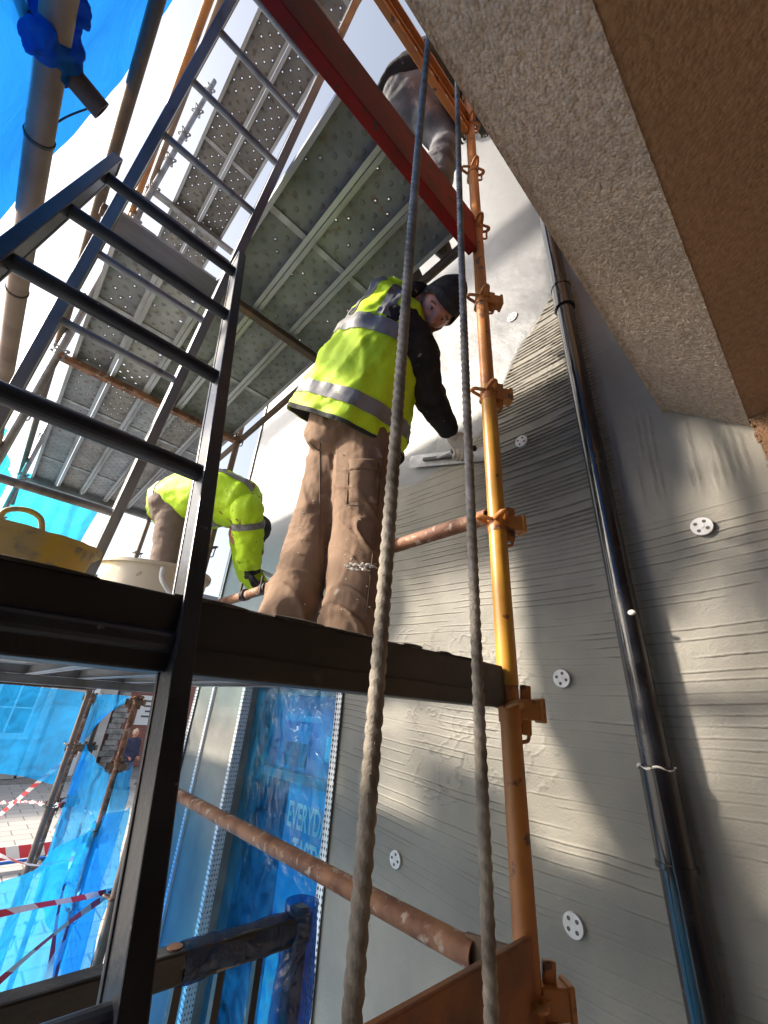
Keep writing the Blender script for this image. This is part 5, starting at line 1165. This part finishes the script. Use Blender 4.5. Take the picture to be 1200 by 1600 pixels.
vs2 = [(at(272, 795, 2.80), -Vector((0,0,1)), .205, .185, 2.2), (at(290, 788, 2.76), -Vector((0,0,1)), .21, .185, 2.2), (at(322, 780, 2.70), -Vector((0,0,1)), .215, .185, 2.3), (at(355, 781, 2.64), -Vector((0,0,1)), .21, .17, 2.3), (at(383, 787, 2.58), -Vector((0,0,1)), .16, .14, 2.2), (at(398, 792, 2.56), -Vector((0,0,1)), .07, .07, 2.0)]
d2_ = lambda s, t: .018*nz(math.cos(t)*2+s*3, math.sin(t)*2, s*5+1)+.012*abs(nz(math.cos(t)*3, math.sin(t)*3+s*6, 4))+.004*nz(math.cos(t)*8, math.sin(t)*8, s*20)
v2 = gbuild('jacket_body', loft(vs2, 80, 14, d2_), vestm2, p2)
gbuild('hem_lining', loft(vs2, 80, 14, d2_, -.012, (0, .10)), darktrim, v2)
band(v2, vs2, .06, .15, d2_); band(v2, vs2, .50, .60, d2_)
band(v2, vs2, .60, .92, d2_, th=(math.pi*.70, math.pi*.82)); band(v2, vs2, .60, .92, d2_, th=(math.pi*1.18, math.pi*1.30))
sl2 = [(sR2+L2v*.06+Vector((0,0,.06)), F2, .075, .08, 2.0), (sR2, F2, .098, .098, 2.0), (sR2.lerp(eR2, .5), F2, .095, .092, 2.0), (eR2, F2, .086, .086, 2.0), (eR2.lerp(wR2, .6), F2, .08, .078, 2.0), (wR2, F2, .066, .066, 2.0)]
d3_ = lambda s, t: .012*nz(math.cos(t)*2, math.sin(t)*2, s*9+5)+.008*abs(nz(math.cos(t)*3+2, math.sin(t)*3, s*14))
s2o = gbuild('sleeve', loft(sl2, 48, 14, d3_), vestm2, p2); band(s2o, sl2, .34, .44, d3_)
sl3 = [(sL2-L2v*.05, F2, .09, .09, 2.0), (sL2, F2, .09, .09, 2.0), (eL2, F2, .08, .08, 2.0), (wL2, F2, .06, .06, 2.0)]
gbuild('sleeve', loft(sl3, 36, 10, d3_), vestm2, p2)
hand('glove', glove_b, p2, wR2-Vector((0,0,.01)), (wR2-eR2).normalized()+F2*.2, -F2-Vector((0,0,.2)), .75, 1.05, thumb=-1)
make_head(p2, sc2+F2*.10+L2v*.10+Vector((0,0,-.16)), F2*.5-Vector((0,0,1)), F2+Vector((0,0,.4)), sc2+F2*.03+L2v*.05, .98, beard=False, face=False, hatmat=darktrim)
# small tool in the worker's hand
t2 = thing('margin_trowel', 'small steel trowel held by the bending worker in a black glove', 'trowel', tuple(at(392, 898, 2.56)))
b = MB(); b.tube(at(384, 902, 2.52), at(404, 892, 2.62), .014, 12); b.build('handle', plastic_blk, t2, True)
b = MB(); b.bar(at(402, 890, 2.62), at(428, 902, 2.85), .06, .004); b.build('blade', steelblade, t2)
# ---------------------------------------------------------------- worker on the upper platform
F3 = Vector((.95, .1, 0)).normalized(); L3v = Vector((-F3.y, F3.x, 0))
p3 = thing('person', 'person in black jacket and dusty grey trousers standing on the upper platform', 'person', (.72, .85, ZU))
pl3 = ony(636, 164, .80); k3R = ony(694, 226, .705); f3R = Vector((k3R.x-.06, k3R.y+.06, ZU+.12)); k3L = k3R+Vector((.0, .26, .05)); f3L = Vector((k3L.x-.05, k3L.y, ZU+.12))
tm = MB(); tm.ell(pl3, (F3*.15, L3v*.18, Vector((0,0,.15))), 20, 12)
limb(tm, [pl3-L3v*.07, (pl3-L3v*.07).lerp(k3R, .5), k3R, k3R.lerp(f3R, .5), f3R], [.12, .10, .088, .085, .08], 22); limb(tm, [pl3+L3v*.09, k3L, f3L], [.13, .095, .085], 22)
me = remesh(tm, .010, 4, wrinkle(1.3, 16, 11)); shift(me, ORG[p3.name]); link('trousers', me, trous3, p3, 'all')
for a in (f3R, f3L): boots(p3, a, F3, ZU)
ch3 = ony(700, 95, .80); nk3 = ch3+Vector((.10, .02, .16))
jm = MB(); jm.sweep(catmull([pl3-Vector((0,0,.05))-F3*.03, pl3.lerp(ch3, .5)-F3*.02, ch3, nk3], 6), lerpr([.17, .18, .17, .08], 6), 24, flat=(L3v, 1.1))
s3R = ch3-L3v*.17+Vector((0,0,.05)); e3R = ony(728, 140, .70); w3R = e3R+Vector((.22, .05, .10)); s3L = ch3+L3v*.17+Vector((0,0,.05)); e3L = s3L+Vector((.22,.02,-.16)); w3L = e3L+Vector((.22, -.02, .10))
limb(jm, [s3R, e3R, w3R], [.095, .085, .055], 20); limb(jm, [s3L, e3L, w3L], [.095, .08, .055], 18); limb(jm, [s3R, ch3, s3L], [.10, .13, .10], 16)
me = remesh(jm, .010, 4, wrinkle(1.2, 16, 21)); shift(me, ORG[p3.name]); link('jacket', me, jacket, p3, 'all')
bm_ = MB(); limb(bm_, [pl3, ch3, nk3], [.1, .1, .05]); limb(bm_, [s3R, e3R, w3R], [.05, .04, .03]); limb(bm_, [s3L, e3L, w3L], [.05, .04, .03]); limb(bm_, [s3R, ch3, s3L], [.06, .07, .06]); limb(bm_, [pl3, k3R, f3R], [.07, .05, .04]); limb(bm_, [pl3, k3L, f3L], [.07, .05, .04])
me = remesh(bm_, .014, 2); shift(me, ORG[p3.name]); link('body', me, skin, p3, 'all')
hand('glove', glove_b, p3, w3R, F3+Vector((0,0,.3)), Vector((0,0,1)), .5, 1.0, voxel=.006); hand('glove', glove_b, p3, w3L, F3+Vector((0,0,.3)), Vector((0,0,1)), .5, 1.0, thumb=-1, voxel=.006)
make_head(p3, nk3+F3*.07+Vector((0,0,.14)), F3-Vector((0,0,.3)), Vector((0,0,1))+F3*.3, nk3-Vector((0,0,.02)), .98, beard=False, hatmat=darktrim)
# ---------------------------------------------------------------- passer-by in the street
dpx = ray(212, 1145); k_ = 17.4/math.hypot(dpx.x, dpx.y); hb_ = dpx*k_
p4 = thing('person', 'passer-by in navy jacket and jeans walking down the street', 'person', (hb_.x, hb_.y, GZ))
gx, gy = hb_.x, hb_.y; F4 = Vector((.4, -.9, 0)).normalized(); L4v = Vector((-F4.y, F4.x, 0)); H4 = hb_.z-GZ+.10; z_ = lambda f: GZ+H4*f
C4 = Vector((gx, gy, 0))
tm = MB()
for s in (-1, 1): limb(tm, [C4+L4v*(.09*s)+Vector((0,0,z_(.50))), C4+L4v*(.09*s)+F4*(.08*s)+Vector((0,0,z_(.28))), C4+L4v*(.09*s)+F4*(.12*s)+Vector((0,0,z_(.05)))], [.105, .08, .065], 14)
me = remesh(tm, .02, 2); shift(me, ORG[p4.name]); link('jeans', me, mat('denim', (.05,.09,.17), .9, 0, (.08,.13,.22), 9, (.4,.6)), p4, 'all')
for s in (-1, 1): boots(p4, C4+L4v*(.09*s)+F4*(.12*s)+Vector((0,0,GZ+.10)), F4, GZ)
jm = MB(); jm.sweep(catmull([C4+Vector((0,0,z_(.45))), C4+Vector((0,0,z_(.62))), C4+Vector((0,0,z_(.78))), C4+Vector((0,0,z_(.86)))], 5), lerpr([.17, .165, .17, .09], 5), 18, flat=(L4v, 1.2))
for s in (-1, 1): limb(jm, [C4+L4v*(.20*s)+Vector((0,0,z_(.80))), C4+L4v*(.25*s)+Vector((0,0,z_(.62))), C4+L4v*(.16*s)+F4*.16+Vector((0,0,z_(.54)))], [.085, .075, .055], 12)
me = remesh(jm, .02, 3, wrinkle(1.0, 9, 2)); shift(me, ORG[p4.name]); link('jacket', me, mat('navy_cloth', (.02,.025,.06), .85, 0, (.035,.04,.085), 8, (.4,.6)), p4, 'all')
bm_ = MB(); limb(bm_, [C4+Vector((0,0,z_(.5))), C4+Vector((0,0,z_(.7))), C4+Vector((0,0,z_(.86)))], [.1, .1, .05]); me = remesh(bm_, .02, 2); shift(me, ORG[p4.name]); link('body', me, skin, p4, 'all')
for s in (-1, 1): hand('hand', skin, p4, C4+L4v*(.16*s)+F4*.16+Vector((0,0,z_(.54))), F4-Vector((0,0,.3)), Vector((0,0,1)), .4, 1.0, thumb=s, voxel=.008)
make_head(p4, C4+F4*.02+Vector((0,0,z_(.935))), F4, Vector((0,0,1)), C4+Vector((0,0,z_(.85))), 1.0, hat='hair', beard=False, hairm=mat('fair_hair', (.50,.40,.28), .8))

# ================================================================== TUBS
def tub(name, label, cx, cy, z0, r0, r1, h, m, seed, sag):
    root = thing(name, label, 'tub', (cx, cy, z0)); n = 56; rows = []
    prof = [(0, .004, 0)] + [(r0*.96, .0, 0)] + [(r0+(r1-r0)*t, h*t, t) for t in np.linspace(.02, 1, 12)] + [(r1+.012, h+.002, 1), (r1+.012, h-.012, 1), (r1-.006, h-.008, 1)] + [(r0+(r1-r0)*t-.006, h*t, t) for t in np.linspace(.95, .03, 8)] + [(0, .012, 0)]
    for r, z, t in prof:
        row = []
        for i in range(n+1):
            a = 2*math.pi*i/n; w = 1+.03*t*math.sin(2*a+seed)+.012*t*nz(math.cos(a)*2+seed, math.sin(a)*2)
            row.append((cx+r*w*math.cos(a), cy+r*w*math.sin(a), z0+z+sag*t*math.sin(a*2+seed*1.3)+.006*t*nz(math.cos(a)*4, math.sin(a)*4, seed)))
        rows.append(row)
    gbuild('shell', np.array(rows), m, root, True); return root
c = Vector((-.035, 0, 0))
ty = tub('flexible_tub', 'dirty yellow flexible tub with looped handle on the lower platform', c.x, 1.36, ZD, .15, .18, .225, tub_y, 1.0, .012)
pts = catmull([Vector((c.x-.03, 1.36-.178, ZD+.21)), Vector((c.x-.025, 1.36-.184, ZD+.236)), Vector((c.x+.005, 1.36-.186, ZD+.248)), Vector((c.x+.035, 1.36-.182, ZD+.240)), Vector((c.x+.05, 1.36-.172, ZD+.21))], 7)
b = MB(); b.sweep(pts, .006, 10); b.build('handle', tub_y, ty, 'all')
c2 = ony(250, 882, 2.05)
tc_ = tub('plaster_tub', 'cream plaster tub with pale rope handle on the lower platform', c2.x, 2.05, ZD, .185, .215, .40, tub_c, 2.2, .006)
fx = Vector((-.25, -.97, 0)); rx = Vector((.97, -.25, 0)); cc = Vector((c2.x, 2.05, ZD))
pts = catmull([cc+fx*.222+rx*.02+Vector((0,0,.37)), cc+fx*.238+rx*.03+Vector((0,0,.32)), cc+fx*.24+rx*.075+Vector((0,0,.27)), cc+fx*.225+rx*.12+Vector((0,0,.26))], 8)
b = MB(); b.sweep(pts, .009, 12, tw=2*math.pi/.03, lobes=3, lobe=.25); b.build('rope_handle', ropec, tc_, 'all')
